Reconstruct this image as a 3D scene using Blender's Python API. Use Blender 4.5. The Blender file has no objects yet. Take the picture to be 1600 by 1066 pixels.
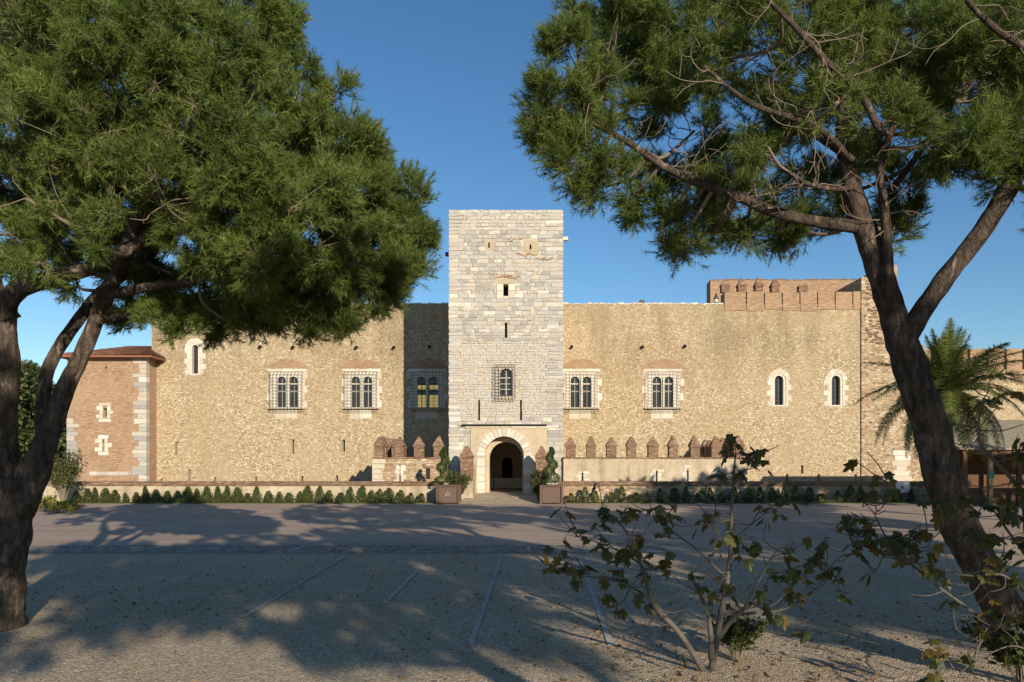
import bpy, bmesh, math, random
import numpy as np
from mathutils import Vector, Matrix, noise
R = math.radians
sc = bpy.context.scene
C = sc.collection
random.seed(7); rng = np.random.default_rng(7)

# ------------------------------------------------------------------ camera, sky, sun
K, CX, CY, H = 1150.0, 820.0, 720.0, 2.5          # focal length in photo pixels, vanishing point, eye height
cam = bpy.data.objects.new('camera', bpy.data.cameras.new('camera')); C.objects.link(cam)
cam.location = (0, 0, H); cam.rotation_euler = (R(90), 0, 0)
cam.data.sensor_width = 36; cam.data.lens = 36*K/1600
cam.data.shift_x = -(CX-800)/1600; cam.data.shift_y = (CY-533)/1600
cam.data.clip_start = .1; cam.data.clip_end = 3000
sc.camera = cam
SUN_EL, SUN_AZ = R(16.3), R(25)                  # azimuth: to the right of straight behind the camera
to_sun = Vector((math.sin(SUN_AZ)*math.cos(SUN_EL), -math.cos(SUN_AZ)*math.cos(SUN_EL), math.sin(SUN_EL)))
w = bpy.data.worlds.new('World'); sc.world = w; w.use_nodes = True
nt = w.node_tree; bg = nt.nodes['Background']
sky = nt.nodes.new('ShaderNodeTexSky'); sky.sky_type = 'NISHITA'; sky.sun_disc = False
sky.sun_elevation = SUN_EL; sky.sun_rotation = math.pi - SUN_AZ
sky.altitude = 0; sky.air_density = 1.0; sky.dust_density = .0; sky.ozone_density = 3.0
hs = nt.nodes.new('ShaderNodeHueSaturation'); hs.inputs['Saturation'].default_value = 1.16
nt.links.new(sky.outputs[0], hs.inputs['Color']); nt.links.new(hs.outputs[0], bg.inputs[0]); bg.inputs[1].default_value = .097
sl = bpy.data.lights.new('sun', 'SUN'); sl.energy = 4.6; sl.angle = R(.5); sl.color = (1, .87, .69)
so = bpy.data.objects.new('sun', sl); C.objects.link(so); so.location = (20, -40, 30)
so.rotation_euler = to_sun.to_track_quat('Z', 'Y').to_euler()
vs = sc.view_settings; vs.view_transform = 'Standard'; vs.look = 'None'; vs.exposure = .47; vs.gamma = 1; vs.use_curve_mapping = False

def PX(px, Y): return (px-CX)*Y/K
def PZ(py, Y): return H-(py-CY)*Y/K
def P(px, py, Y): return Vector((PX(px, Y), Y, PZ(py, Y)))

# ------------------------------------------------------------------ materials
class M:
    def __init__(s, name, rough=.9, spec=.3):
        s.m = bpy.data.materials.new(name); s.m.use_nodes = True
        s.t = s.m.node_tree; s.b = s.t.nodes['Principled BSDF']
        s.b.inputs['Roughness'].default_value = rough; s.b.inputs['Specular IOR Level'].default_value = spec
        s.co = s.n('ShaderNodeTexCoord').outputs['Object']
    def n(s, ty, **kw):
        x = s.t.nodes.new(ty)
        for k, v in kw.items(): setattr(x, k, v)
        return x
    def l(s, a, b): s.t.links.new(a, b)
    def setin(s, sock, v):
        if hasattr(v, 'links'): s.l(v, sock)
        else: sock.default_value = v
    def scale(s, v, co=None):
        x = s.n('ShaderNodeMapping'); s.l(co or s.co, x.inputs[0]); x.inputs['Scale'].default_value = v; return x.outputs[0]
    def noise(s, sc_, det=4, rough=.55, co=None):
        x = s.n('ShaderNodeTexNoise'); s.l(co or s.co, x.inputs['Vector'])
        x.inputs['Scale'].default_value = sc_; x.inputs['Detail'].default_value = det; x.inputs['Roughness'].default_value = rough
        return x.outputs[0]
    def ramp(s, f, stops, const=False):
        x = s.n('ShaderNodeValToRGB'); s.l(f, x.inputs[0]); e = x.color_ramp.elements
        if const: x.color_ramp.interpolation = 'CONSTANT'
        while len(e) < len(stops): e.new(.5)
        for q, (p, c) in zip(e, stops):
            q.position = p; q.color = (*c, 1) if len(c) == 3 else c
        return x.outputs[0]
    def g(s, f, a, b):                                      # grey ramp
        return s.ramp(f, [(a, (0, 0, 0)), (b, (1, 1, 1))])
    def mix(s, f, a, b, mode='MIX'):
        x = s.n('ShaderNodeMix', data_type='RGBA', blend_type=mode)
        s.setin(x.inputs[0], f)
        for sock, v in ((x.inputs[6], a), (x.inputs[7], b)):
            if hasattr(v, 'links'): s.l(v, sock)
            else: sock.default_value = (*v, 1)
        return x.outputs[2]
    def math(s, op, a, b=0.0):
        x = s.n('ShaderNodeMath', operation=op); s.setin(x.inputs[0], a); s.setin(x.inputs[1], b); return x.outputs[0]
    def attr(s, name): return s.n('ShaderNodeAttribute', attribute_name=name).outputs['Fac']
    def bump(s, h, dist=.02, strength=1.0, prev=None):
        x = s.n('ShaderNodeBump'); s.l(h, x.inputs['Height']); x.inputs['Distance'].default_value = dist; x.inputs['Strength'].default_value = strength
        if prev: s.l(prev, x.inputs['Normal'])
        return x.outputs[0]
    def out(s, col, normal=None):
        s.setin(s.b.inputs['Base Color'], col if hasattr(col, 'links') else (*col, 1))
        if normal: s.l(normal, s.b.inputs['Normal'])
        return s.m

def wallco(m):
    """(x+y, z, 0) with a little wobble so courses are laid by hand"""
    sp = m.n('ShaderNodeSeparateXYZ'); m.l(m.co, sp.inputs[0])
    cb = m.n('ShaderNodeCombineXYZ'); m.l(m.math('ADD', sp.outputs[0], sp.outputs[1]), cb.inputs[0]); m.l(sp.outputs[2], cb.inputs[1])
    nz = m.n('ShaderNodeTexNoise'); m.l(m.co, nz.inputs['Vector']); nz.inputs['Scale'].default_value = 1.3; nz.inputs['Detail'].default_value = 3
    x = m.n('ShaderNodeVectorMath', operation='MULTIPLY_ADD'); m.l(nz.outputs['Color'], x.inputs[0]); x.inputs[1].default_value = (.07, .035, 0); m.l(cb.outputs[0], x.inputs[2])
    return x.outputs[0]

def bricks(m, co, bw, rh, mortar, smooth=.3, off=.5):
    x = m.n('ShaderNodeTexBrick'); m.l(co, x.inputs['Vector']); x.offset = off
    x.inputs['Color1'].default_value = (0, 0, 0, 1); x.inputs['Color2'].default_value = (1, 1, 1, 1); x.inputs['Mortar'].default_value = (.5, .5, .5, 1)
    x.inputs['Scale'].default_value = 1; x.inputs['Mortar Size'].default_value = mortar; x.inputs['Mortar Smooth'].default_value = smooth
    x.inputs['Bias'].default_value = 0; x.inputs['Brick Width'].default_value = bw; x.inputs['Row Height'].default_value = rh
    return x.outputs['Color'], x.outputs['Fac']

def masonry(name, stops, mortar, bw, rh, ms, bump=.03, stain=None, patch=None):
    m = M(name, .92, .2); co = wallco(m)
    c, f = bricks(m, co, bw, rh, ms)
    vor = m.n('ShaderNodeTexVoronoi'); m.l(m.scale((1/bw*1.1, 1/rh*1.05, 1), co), vor.inputs['Vector']); vor.inputs['Scale'].default_value = 1
    sp = m.n('ShaderNodeSeparateColor'); m.l(vor.outputs['Color'], sp.inputs[0])
    v = m.math('ADD', m.math('MULTIPLY', c, .7), m.math('MULTIPLY', sp.outputs[0], .3))
    col = m.ramp(v, stops)
    big = m.noise(.35, 5, .6)
    col = m.mix(m.math('MULTIPLY', m.g(big, .42, .62), .22), col, mortar, 'MIX')
    col = m.mix(m.math('MULTIPLY', f, .55), col, mortar)
    fine = m.noise(14, 3, .7)
    col = m.mix(m.math('MULTIPLY', m.g(fine, .52, .75), .35), col, tuple(x*.45 for x in mortar), 'MIX')
    if patch:
        col = m.mix(m.math('MULTIPLY', m.g(m.noise(.22, 3), .5, .58), patch[1]), col, patch[0])
    if stain:                                                # run-off streaks below the wall head
        st = m.noise(1, 5, .65, m.scale((.55, .55, .11)))
        spz = m.n('ShaderNodeSeparateXYZ'); m.l(m.co, spz.inputs[0])
        hi = m.g(m.math('DIVIDE', spz.outputs[2], stain), .70, 1.0)
        col = m.mix(m.math('MULTIPLY', m.math('MULTIPLY', m.g(st, .4, .62), hi), .5), col, (.17, .125, .075))
    if stain:
        bands = m.noise(1, 4, .7, m.scale((.10, .10, 2.4))); col = m.mix(m.math('MULTIPLY', m.g(bands, .55, .68), .42), col, (.43, .29, .18))
        rep = m.noise(.16, 2, .4); col = m.mix(m.math('MULTIPLY', m.g(rep, .5, .62), .18), col, (.56, .45, .30))
    h = m.math('ADD', m.math('MULTIPLY', m.math('SUBTRACT', 1, f), m.math('ADD', m.math('MULTIPLY', sp.outputs[1], .7), .5)), m.math('MULTIPLY', fine, .5))
    return m.out(col, m.bump(h, bump))

MAT = {}
MAT['pebble'] = masonry('pebble_wall', [(.12, (.15, .105, .06)), (.32, (.40, .305, .18)), (.55, (.51, .405, .25)), (.74, (.61, .51, .335)), (.9, (.90, .84, .69))], (.44, .345, .22), .155, .108, .024, .05, stain=14.5, patch=((.44, .31, .18), .28))
MAT['rubble'] = masonry('rubble_wall', [(.05, (.14, .09, .055)), (.35, (.34, .25, .155)), (.6, (.46, .36, .235)), (.95, (.68, .60, .47))], (.42, .325, .21), .3, .17, .03, .06, patch=((.36, .22, .135), .4))
MAT['brick'] = masonry('brick_wall', [(0, (.20, .115, .07)), (.4, (.33, .205, .125)), (.75, (.41, .275, .175)), (1, (.52, .40, .28))], (.42, .305, .20), .27, .072, .014, .015, patch=((.43, .29, .18), .5))
MAT['redbrick'] = masonry('red_brick', [(.05, (.09, .045, .03)), (.4, (.20, .112, .07)), (.7, (.28, .17, .11)), (.95, (.44, .33, .23))], (.26, .19, .13), .29, .085, .016, .02, patch=((.22, .15, .105), .5))
MAT['tower_side'] = masonry('tower_masonry', [(0, (.3, .26, .2)), (.5, (.45, .4, .32)), (1, (.62, .58, .5))], (.46, .38, .27), .5, .3, .03, .03)

def stone_mat(name, stops, fine=.35, dirt=(.30, .25, .18)):
    m = M(name, .88, .25); t = m.attr('tone')
    col = m.ramp(t, stops)
    n1 = m.noise(7, 7, .72); n2 = m.noise(.9, 5, .65)
    col = m.mix(m.math('MULTIPLY', m.g(n1, .42, .68), fine), col, dirt)
    col = m.mix(m.math('MULTIPLY', m.g(n2, .45, .65), .3), col, (.44, .37, .27))
    n3 = m.noise(2.4, 6, .7); col = m.mix(m.math('MULTIPLY', m.g(n3, .5, .68), fine*.75), col, (.36, .285, .185))
    return m.out(col, m.bump(n1, .04, .9))
MAT['ashlar'] = stone_mat('grey_ashlar', [(0, (.28, .28, .28)), (.3, (.395, .39, .375)), (.52, (.48, .465, .43)), (.72, (.48, .435, .365)), (.88, (.58, .55, .49)), (1, (.74, .72, .67))], .5)
MAT['white_stone'] = stone_mat('white_stone', [(0, (.50, .44, .35)), (.5, (.60, .55, .46)), (1, (.72, .68, .60))], .4, (.38, .31, .22))

def plain(name, col, rough=.8, spec=.3, n=(6, .35), dark=.55, bump=.01, metal=0):
    m = M(name, rough, spec); a = m.noise(n[0], 6, .65); b = m.noise(n[0]*.17, 4, .6)
    c = m.mix(m.math('MULTIPLY', m.g(a, .42, .75), n[1]), col, tuple(x*dark for x in col))
    c = m.mix(m.math('MULTIPLY', m.g(b, .45, .7), n[1]*.8), c, tuple(x*dark*1.1 for x in col))
    m.b.inputs['Metallic'].default_value = metal
    return m.out(c, m.bump(a, bump))
MAT['mortar'] = plain('lime_mortar', (.50, .41, .29), .95, .1, (9, .5), .55, .03)
MAT['ochre'] = plain('ochre_patch', (.44, .37, .26), .95, .1, (6, .6), .6, .03)
MAT['plaster'] = plain('old_lime_plaster', (.50, .41, .285), .95, .1, (4, .6), .6, .03)
m = M('stained_render', .95, .1); n1 = m.noise(3.5, 7, .68); n2 = m.noise(1, 6, .65, m.scale((1.6, 1.6, .28))); n3 = m.noise(.6, 4, .6); n4 = m.noise(22, 3, .7)
c = m.mix(m.g(n1, .35, .68), (.48, .40, .29), (.37, .30, .205))
c = m.mix(m.math('MULTIPLY', m.g(n2, .5, .66), .65), c, (.22, .18, .125))
c = m.mix(m.math('MULTIPLY', m.g(n3, .55, .65), .5), c, (.58, .50, .38))
c = m.mix(m.math('MULTIPLY', m.g(n4, .5, .7), .25), c, (.25, .20, .14))
MAT['render_grey'] = m.out(c, m.bump(n1, .04))
MAT['dim_plaster'] = plain('passage_plaster', (.42, .36, .28), .95, .1, (2, .4), .6, .01)
MAT['iron'] = plain('wrought_iron', (.045, .04, .036), .6, .4, (20, .3), .6, .002)
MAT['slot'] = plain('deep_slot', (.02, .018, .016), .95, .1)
MAT['wood'] = plain('brown_timber', (.13, .07, .04), .8, .2, (7, .5), .5, .01)
MAT['wood_pale'] = plain('pale_timber', (.36, .23, .11), .8, .2, (7, .4), .6, .01)
MAT['corten'] = plain('rusty_steel', (.105, .058, .043), .65, .35, (9, .45), .6, .004)
MAT['corten_panel'] = plain('rusty_panel', (.125, .08, .062), .7, .3, (12, .4), .7, .004)
MAT['soil'] = plain('soil', (.07, .05, .035), 1, .1, (15, .5), .5, .03)
MAT['white_paint'] = plain('white_paint', (.72, .70, .66), .6, .3, (5, .25), .8, .002)
MAT['glaze_bar'] = plain('pale_glazing_bar', (.55, .52, .46), .6)
MAT['red_paint'] = plain('red_paint', (.5, .06, .05), .5)
MAT['green_paint'] = plain('green_paint', (.06, .25, .10), .5)
MAT['line_paint'] = plain('worn_line_paint', (.50, .46, .40), .9, .15, (9, .9), .5, .003)
MAT['bulb'] = plain('lamp_glass', (.6, .58, .5), .2, .5, (5, .1))
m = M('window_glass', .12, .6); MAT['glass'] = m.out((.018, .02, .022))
m = M('glow_window_glass', .3, .5); MAT['glass_glow'] = m.out((.3, .25, .1)); m.b.inputs['Emission Color'].default_value = (.85, .62, .2, 1); m.b.inputs['Emission Strength'].default_value = .30  # emission stands in for courtyard daylight coming through the panes

m = M('terracotta_tiles', .85, .2); n1 = m.noise(3, 5)
MAT['tile'] = m.out(m.mix(m.g(m.attr('tone'), 0, 1), m.mix(m.g(n1, .3, .7), (.21, .085, .05), (.14, .065, .042)), (.30, .15, .09)), m.bump(n1, .02))

m = M('reed_thatch', .95, .1); n1 = m.noise(1, 5, .7, m.scale((26, 2, 2)))
MAT['reed'] = m.out(m.ramp(n1, [(.25, (.13, .105, .07)), (.5, (.30, .255, .18)), (.75, (.42, .37, .28))]), m.bump(n1, .04))

# ground
m = M('gravel', .95, .15)
v = m.n('ShaderNodeTexVoronoi'); m.l(m.co, v.inputs['Vector']); v.inputs['Scale'].default_value = 48
sp = m.n('ShaderNodeSeparateColor'); m.l(v.outputs['Color'], sp.inputs[0])
v2 = m.n('ShaderNodeTexVoronoi'); m.l(m.co, v2.inputs['Vector']); v2.inputs['Scale'].default_value = 17
n1 = m.noise(.5, 5, .6); n2 = m.noise(6, 5, .7)
c = m.ramp(sp.outputs[0], [(0, (.24, .18, .12)), (.4, (.44, .34, .235)), (.75, (.56, .455, .325)), (1, (.74, .64, .50))])
c = m.mix(m.math('MULTIPLY', m.g(n1, .4, .65), .45), c, (.39, .29, .19))
c = m.mix(m.math('MULTIPLY', m.g(n2, .5, .72), .5), c, (.23, .17, .115))
hh = m.math('ADD', m.math('SUBTRACT', 1, v.outputs['Distance']), m.math('ADD', m.math('MULTIPLY', n2, 1.6), m.math('MULTIPLY', v2.outputs['Distance'], .8)))
tr = m.noise(1, 5, .6, m.scale((.9, .14, 1)))
c = m.mix(m.math('MULTIPLY', m.g(tr, .5, .66), .4), c, (.34, .25, .17))
MAT['gravel'] = m.out(c, m.bump(hh, .015))
m = M('stabilised_paving', .93, .15)
n1 = m.noise(.35, 6, .65); n2 = m.noise(18, 4, .7); n3 = m.noise(1, 5, .6, m.scale((.12, .9, 1)))
c = m.mix(m.g(n1, .35, .65), (.44, .32, .24), (.34, .26, .20))
c = m.mix(m.math('MULTIPLY', m.g(n3, .46, .62), .6), c, (.46, .37, .295))
c = m.mix(m.math('MULTIPLY', m.g(n2, .5, .75), .4), c, (.22, .165, .125))
MAT['plaza'] = m.out(c, m.bump(n2, .008))
m = M('cobble_band', .9, .2)
v = m.n('ShaderNodeTexVoronoi'); m.l(m.co, v.inputs['Vector']); v.inputs['Scale'].default_value = 7
sp = m.n('ShaderNodeSeparateColor'); m.l(v.outputs['Color'], sp.inputs[0])
c = m.ramp(sp.outputs[0], [(0, (.14, .125, .11)), (.6, (.25, .225, .19)), (1, (.36, .33, .28))])
MAT['band'] = m.out(c, m.bump(m.math('SUBTRACT', 1, v.outputs['Distance']), .05))
m = M('grass_strip', .95, .1); n1 = m.noise(9, 6, .7)
MAT['verge'] = m.out(m.ramp(n1, [(.3, (.035, .05, .015)), (.55, (.09, .105, .035)), (.75, (.22, .18, .11))]), m.bump(n1, .06))

# plants
def leafmat(name, stops, trans=.25, rough=.55):
    m = M(name, rough, .35); t = m.attr('tone'); col = m.ramp(t, stops)
    m.setin(m.b.inputs['Base Color'], col)
    tr = m.n('ShaderNodeBsdfTranslucent'); m.l(m.mix(.5, col, (.16, .2, .03)), tr.inputs[0])
    mx = m.n('ShaderNodeMixShader'); mx.inputs[0].default_value = trans
    m.l(m.b.outputs[0], mx.inputs[1]); m.l(tr.outputs[0], mx.inputs[2])
    m.l(mx.outputs[0], m.t.nodes['Material Output'].inputs[0]); return m.m
MAT['needle'] = leafmat('pine_needles', [(0, (.06, .09, .02)), (.12, (.085, .125, .025)), (.5, (.155, .215, .046)), (1, (.26, .315, .08))], .45)
MAT['cypress'] = leafmat('cypress_leaf', [(0, (.03, .05, .012)), (.6, (.07, .10, .02)), (1, (.14, .15, .035))], .15)
MAT['topiary'] = leafmat('topiary_leaf', [(0, (.03, .06, .012)), (.6, (.065, .11, .022)), (1, (.11, .15, .04))], .15)
MAT['laurel'] = leafmat('shrub_leaf', [(0, (.03, .045, .012)), (.6, (.075, .095, .025)), (1, (.14, .14, .04))], .2)
MAT['palm'] = leafmat('palm_leaf', [(0, (.06, .08, .02)), (.6, (.115, .145, .038)), (1, (.21, .215, .065))], .28, .4)
MAT['figleaf'] = leafmat('fig_leaf', [(0, (.035, .045, .012)), (.5, (.055, .068, .017)), (.8, (.085, .085, .02)), (1, (.14, .09, .025))], .3, .5)
MAT['spurge'] = leafmat('yellow_green_leaf', [(0, (.14, .16, .03)), (1, (.38, .36, .09))], .2)
MAT['far_leaf'] = leafmat('far_tree_leaf', [(0, (.04, .055, .015)), (.6, (.08, .10, .028)), (1, (.13, .14, .045))], .2)

def barkmat(name, lo, mid, hi, sx=9.0, sz=2.2, dist=.06):
    m = M(name, .95, .12)
    wob = m.n('ShaderNodeTexNoise'); m.l(m.co, wob.inputs['Vector']); wob.inputs['Scale'].default_value = 3.0
    x = m.n('ShaderNodeVectorMath', operation='MULTIPLY_ADD'); m.l(wob.outputs['Color'], x.inputs[0]); x.inputs[1].default_value = (.22, .22, .3); m.l(m.co, x.inputs[2])
    rid = m.noise(1, 8, .68, m.scale((sx, sx, sz), x.outputs[0]))
    v = m.n('ShaderNodeTexVoronoi', feature='DISTANCE_TO_EDGE'); m.l(m.scale((sx*.8, sx*.8, sz*.7), x.outputs[0]), v.inputs['Vector']); v.inputs['Scale'].default_value = 1
    n1 = m.noise(13, 7, .72); n2 = m.noise(1.7, 4)
    e = m.math('ADD', m.math('MULTIPLY', m.g(rid, .38, .6), .72), m.math('MULTIPLY', m.g(v.outputs['Distance'], .0, .3), .28))
    c = m.mix(e, lo, m.mix(m.g(n1, .3, .72), mid, hi))
    c = m.mix(m.math('MULTIPLY', m.g(n2, .45, .7), .5), c, mid)
    return m.out(c, m.bump(m.math('ADD', e, m.math('MULTIPLY', n1, .5)), dist))
MAT['bark'] = barkmat('pine_bark', (.04, .03, .023), (.155, .115, .088), (.31, .25, .20), 10.0, 2.4, .08)
MAT['twig'] = plain('pine_twig', (.21, .165, .125), .9, .15, (8, .5), .45, .01)
MAT['figbark'] = plain('fig_bark', (.125, .11, .095), .85, .2, (9, .5), .5, .01)
MAT['palmtrunk'] = barkmat('palm_trunk', (.06, .04, .025), (.17, .12, .08), (.26, .2, .14), 6, 6, .08)

# ------------------------------------------------------------------ builders
def meta(o, label=None, cat=None, group=None, kind=None):
    for k, v in (('label', label), ('category', cat), ('group', group), ('kind', kind)):
        if v: o[k] = v
    return o
def root(name, loc, label, cat, group=None):
    o = bpy.data.objects.new(name, None); C.objects.link(o); o.location = loc; o.empty_display_size = .3
    return meta(o, label, cat, group)
def worldloc(o):
    v = Vector(o.location)
    while o.parent: o = o.parent; v += Vector(o.location)
    return v
class MB:
    def __init__(s): s.v = []; s.f = []; s.tone = []
    def add(s, vs, fs, tone=.5):
        b = len(s.v); s.v += [tuple(v) for v in vs]; s.f += [tuple(i+b for i in f) for f in fs]; s.tone += [tone]*len(vs)
    def box(s, x0, x1, y0, y1, z0, z1, tone=.5):
        s.add([(x0,y0,z0),(x1,y0,z0),(x1,y1,z0),(x0,y1,z0),(x0,y0,z1),(x1,y0,z1),(x1,y1,z1),(x0,y1,z1)],
              [(0,3,2,1),(4,5,6,7),(0,1,5,4),(1,2,6,5),(2,3,7,6),(3,0,4,7)], tone)
    def quad(s, a, b, c, d, tone=.5): s.add([a, b, c, d], [(0, 1, 2, 3)], tone)
    def stone(s, x0, x1, z0, z1, yf, d, ch=.02, tone=.5, jit=.012):
        """a dressed block: front face at yf (towards -Y), chamfered, uneven edges"""
        j = lambda: random.uniform(-jit, jit)
        b = [(x0+j(), z0+j()), (x1+j(), z0+j()), (x1+j(), z1+j()), (x0+j(), z1+j())]
        cx, cz = (x0+x1)/2, (z0+z1)/2
        vs = [(x, yf+d, z) for x, z in b] + [(x, yf+ch, z) for x, z in b]
        vs += [(x+math.copysign(min(ch, abs(x-cx)*.5), cx-x), yf+j()*.5, z+math.copysign(min(ch, abs(z-cz)*.5), cz-z)) for x, z in b]
        fs = [(8,9,10,11)]
        for i in range(4):
            q = (i+1) % 4; fs += [(i, q, 4+q, 4+i), (4+i, 4+q, 8+q, 8+i)]
        s.add(vs, fs, tone)
    def tube(s, pts, rad, n=8, tone=.5, caps=True):
        rings = []; up = None
        for i, p in enumerate(pts):
            p = Vector(p); a = Vector(pts[max(i-1, 0)]); b = Vector(pts[min(i+1, len(pts)-1)])
            d = (b-a).normalized() if (b-a).length > 1e-6 else Vector((0,0,1))
            if up is None: up = d.orthogonal().normalized()
            up = (up-d*up.dot(d)); up = up.normalized() if up.length > 1e-5 else d.orthogonal().normalized()
            q = d.cross(up); r = rad[i] if hasattr(rad, '__len__') else rad
            rings.append([p+(up*math.cos(t)+q*math.sin(t))*r for t in [2*math.pi*k/n for k in range(n)]])
        vs = [v for r_ in rings for v in r_]; fs = []
        for i in range(len(pts)-1):
            for k in range(n):
                fs.append((i*n+k, i*n+(k+1) % n, (i+1)*n+(k+1) % n, (i+1)*n+k))
        if caps: fs += [tuple(range(n-1, -1, -1)), tuple((len(pts)-1)*n+k for k in range(n))]
        s.add(vs, fs, tone)
    def mesh(s, name, mat, off=(0,0,0), smooth=False):
        me = bpy.data.meshes.new(name)
        me.from_pydata([(v[0]-off[0], v[1]-off[1], v[2]-off[2]) for v in s.v], [], s.f)
        for mt in (mat if isinstance(mat, (list, tuple)) else [mat]): me.materials.append(MAT[mt])
        a = me.attributes.new('tone', 'FLOAT', 'POINT'); a.data.foreach_set('value', s.tone)
        if smooth: me.polygons.foreach_set('use_smooth', [True]*len(me.polygons))
        me.update(); return me
    def build(s, name, mat, parent=None, base=None, smooth=False):
        off = worldloc(parent) if parent else Vector(base or (0,0,0))
        o = bpy.data.objects.new(name, s.mesh(name, mat, off, smooth)); C.objects.link(o)
        if parent: o.parent = parent
        else: o.location = off
        return o
def link(name, me, parent=None, loc=(0,0,0), rot=(0,0,0), scale=(1,1,1)):
    o = bpy.data.objects.new(name, me); C.objects.link(o); o.parent = parent
    o.location = loc; o.rotation_euler = rot; o.scale = scale; return o
def npmesh(name, V, n, mat, tone=None):
    """V: (F*n,3) vertices, consecutive n-gons"""
    V = np.asarray(V, dtype=np.float32).reshape(-1, 3); nv = len(V); nf = nv//n
    me = bpy.data.meshes.new(name); me.vertices.add(nv); me.vertices.foreach_set('co', V.ravel())
    me.loops.add(nv); me.loops.foreach_set('vertex_index', np.arange(nv, dtype=np.int32))
    me.polygons.add(nf); me.polygons.foreach_set('loop_start', np.arange(0, nv, n, dtype=np.int32))
    me.materials.append(MAT[mat])
    a = me.attributes.new('tone', 'FLOAT', 'POINT'); a.data.foreach_set('value', np.asarray(tone if tone is not None else np.full(nv, .5), dtype=np.float32))
    me.update(calc_edges=True); return me
def archpts(cx, w, z0, z1, n=10):
    """opening outline, bottom-left round to bottom-right; round head of radius w/2 under z1"""
    r = w/2; zs = z1-r
    return [(cx-r, z0)]+[(cx-r*math.cos(math.pi*i/n), zs+r*math.sin(math.pi*i/n)) for i in range(n+1)]+[(cx+r, z0)]
def plate(mb, outer, holes, y0, y1, tone=.5):
    """flat plate in XZ from y0 (front) to y1 with holes, reveals included"""
    bm = bmesh.new(); es = []
    for loop in [outer]+holes:
        vs = [bm.verts.new((x, y0, z)) for x, z in loop]
        es += [bm.edges.new((vs[i], vs[(i+1) % len(vs)])) for i in range(len(vs))]
    bmesh.ops.triangle_fill(bm, use_beauty=True, use_dissolve=False, edges=es)
    bmesh.ops.recalc_face_normals(bm, faces=bm.faces)
    r = bmesh.ops.extrude_face_region(bm, geom=list(bm.faces))
    for v in r['geom']:
        if isinstance(v, bmesh.types.BMVert): v.co.y = y1
    bmesh.ops.recalc_face_normals(bm, faces=bm.faces)
    bm.verts.index_update()
    mb.add([v.co[:] for v in bm.verts], [[v.index for v in f.verts] for f in bm.faces], tone); bm.free()
def cells(mb, x0, x1, z0, z1, holes, y):
    """front sheet with rectangular holes (x0,x1,z0,z1)"""
    xs = sorted({x0, x1, *[h[0] for h in holes], *[h[1] for h in holes]}); zs = sorted({z0, z1, *[h[2] for h in holes], *[h[3] for h in holes]})
    for a, b in zip(xs, xs[1:]):
        for c, d in zip(zs, zs[1:]):
            mx, mz = (a+b)/2, (c+d)/2
            if not any(h[0] < mx < h[1] and h[2] < mz < h[3] for h in holes):
                mb.quad((a,y,c), (b,y,c), (b,y,d), (a,y,d))
def shell(mb, x0, x1, y0, y1, z0, z1, holes=()):
    cells(mb, x0, x1, z0, z1, list(holes), y0)
    mb.quad((x1,y1,z0),(x0,y1,z0),(x0,y1,z1),(x1,y1,z1)); mb.quad((x0,y1,z0),(x0,y0,z0),(x0,y0,z1),(x0,y1,z1))
    mb.quad((x1,y0,z0),(x1,y1,z0),(x1,y1,z1),(x1,y0,z1)); mb.quad((x0,y0,z1),(x1,y0,z1),(x1,y1,z1),(x0,y1,z1))
def recess(name, parent, x0, x1, z0, z1, y, depth, mat, back='slot'):
    """an open niche behind a rectangular hole"""
    a = MB()
    a.quad((x0,y,z0),(x0,y+depth,z0),(x0,y+depth,z1),(x0,y,z1)); a.quad((x1,y+depth,z0),(x1,y,z0),(x1,y,z1),(x1,y+depth,z1))
    a.quad((x0,y,z0),(x1,y,z0),(x1,y+depth,z0),(x0,y+depth,z0)); a.quad((x0,y+depth,z1),(x1,y+depth,z1),(x1,y,z1),(x0,y,z1))
    o = a.build(name, mat, parent)
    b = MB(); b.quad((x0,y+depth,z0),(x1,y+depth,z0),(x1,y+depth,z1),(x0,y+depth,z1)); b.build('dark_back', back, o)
    return o

MOAT = -2.6
YW, YT, YB = 57.2, 47.5, 47.2            # palace wall, gate tower front, barbican front
YPAR = 43.9                              # moat parapet front
# ------------------------------------------------------------------ ground
g = MB(); ya, yb, xa, xb = YPAR+.3, YW+1, -33.5, 24.6
xs = [-900, xa, xb, 900]; ys = [-500, ya, yb, 1500]
for i in range(3):
    for j in range(3):
        if i == 1 and j == 1: continue
        g.quad((xs[i],ys[j],0),(xs[i+1],ys[j],0),(xs[i+1],ys[j+1],0),(xs[i],ys[j+1],0))
g.quad((xa,ya,MOAT),(xb,ya,MOAT),(xb,yb,MOAT),(xa,yb,MOAT))
g.quad((xa,ya,MOAT),(xa,ya,0),(xb,ya,0),(xb,ya,MOAT)); g.quad((xb,ya,MOAT),(xb,ya,0),(xb,yb,0),(xb,yb,MOAT)); g.quad((xa,yb,MOAT),(xa,yb,0),(xa,ya,0),(xa,ya,MOAT))
ground = meta(g.build('ground', 'gravel'), kind='structure')
def yline(py): return H*K/(py-CY)
pz = MB(); n = 60
edge = []
for i in range(n+1):
    px = -700+i*(2500/n)
    py = 853 if px < 1000 else 853-22*min(1, (px-1000)/380)
    Y = yline(py)+.25*noise.noise((px*.012, 3, 1))
    edge.append((PX(px, Y), Y))
for (x0, y0), (x1, y1) in zip(edge, edge[1:]):
    pz.quad((x0,y0,.004),(x1,y1,.004),(x1*1.9,YPAR-1.15,.004),(x0*1.9,YPAR-1.15,.004))
meta(pz.build('pavement', 'plaza'), kind='structure')
bd = MB(); ybd0, ybd1 = yline(864.5), yline(853)-.0
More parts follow.
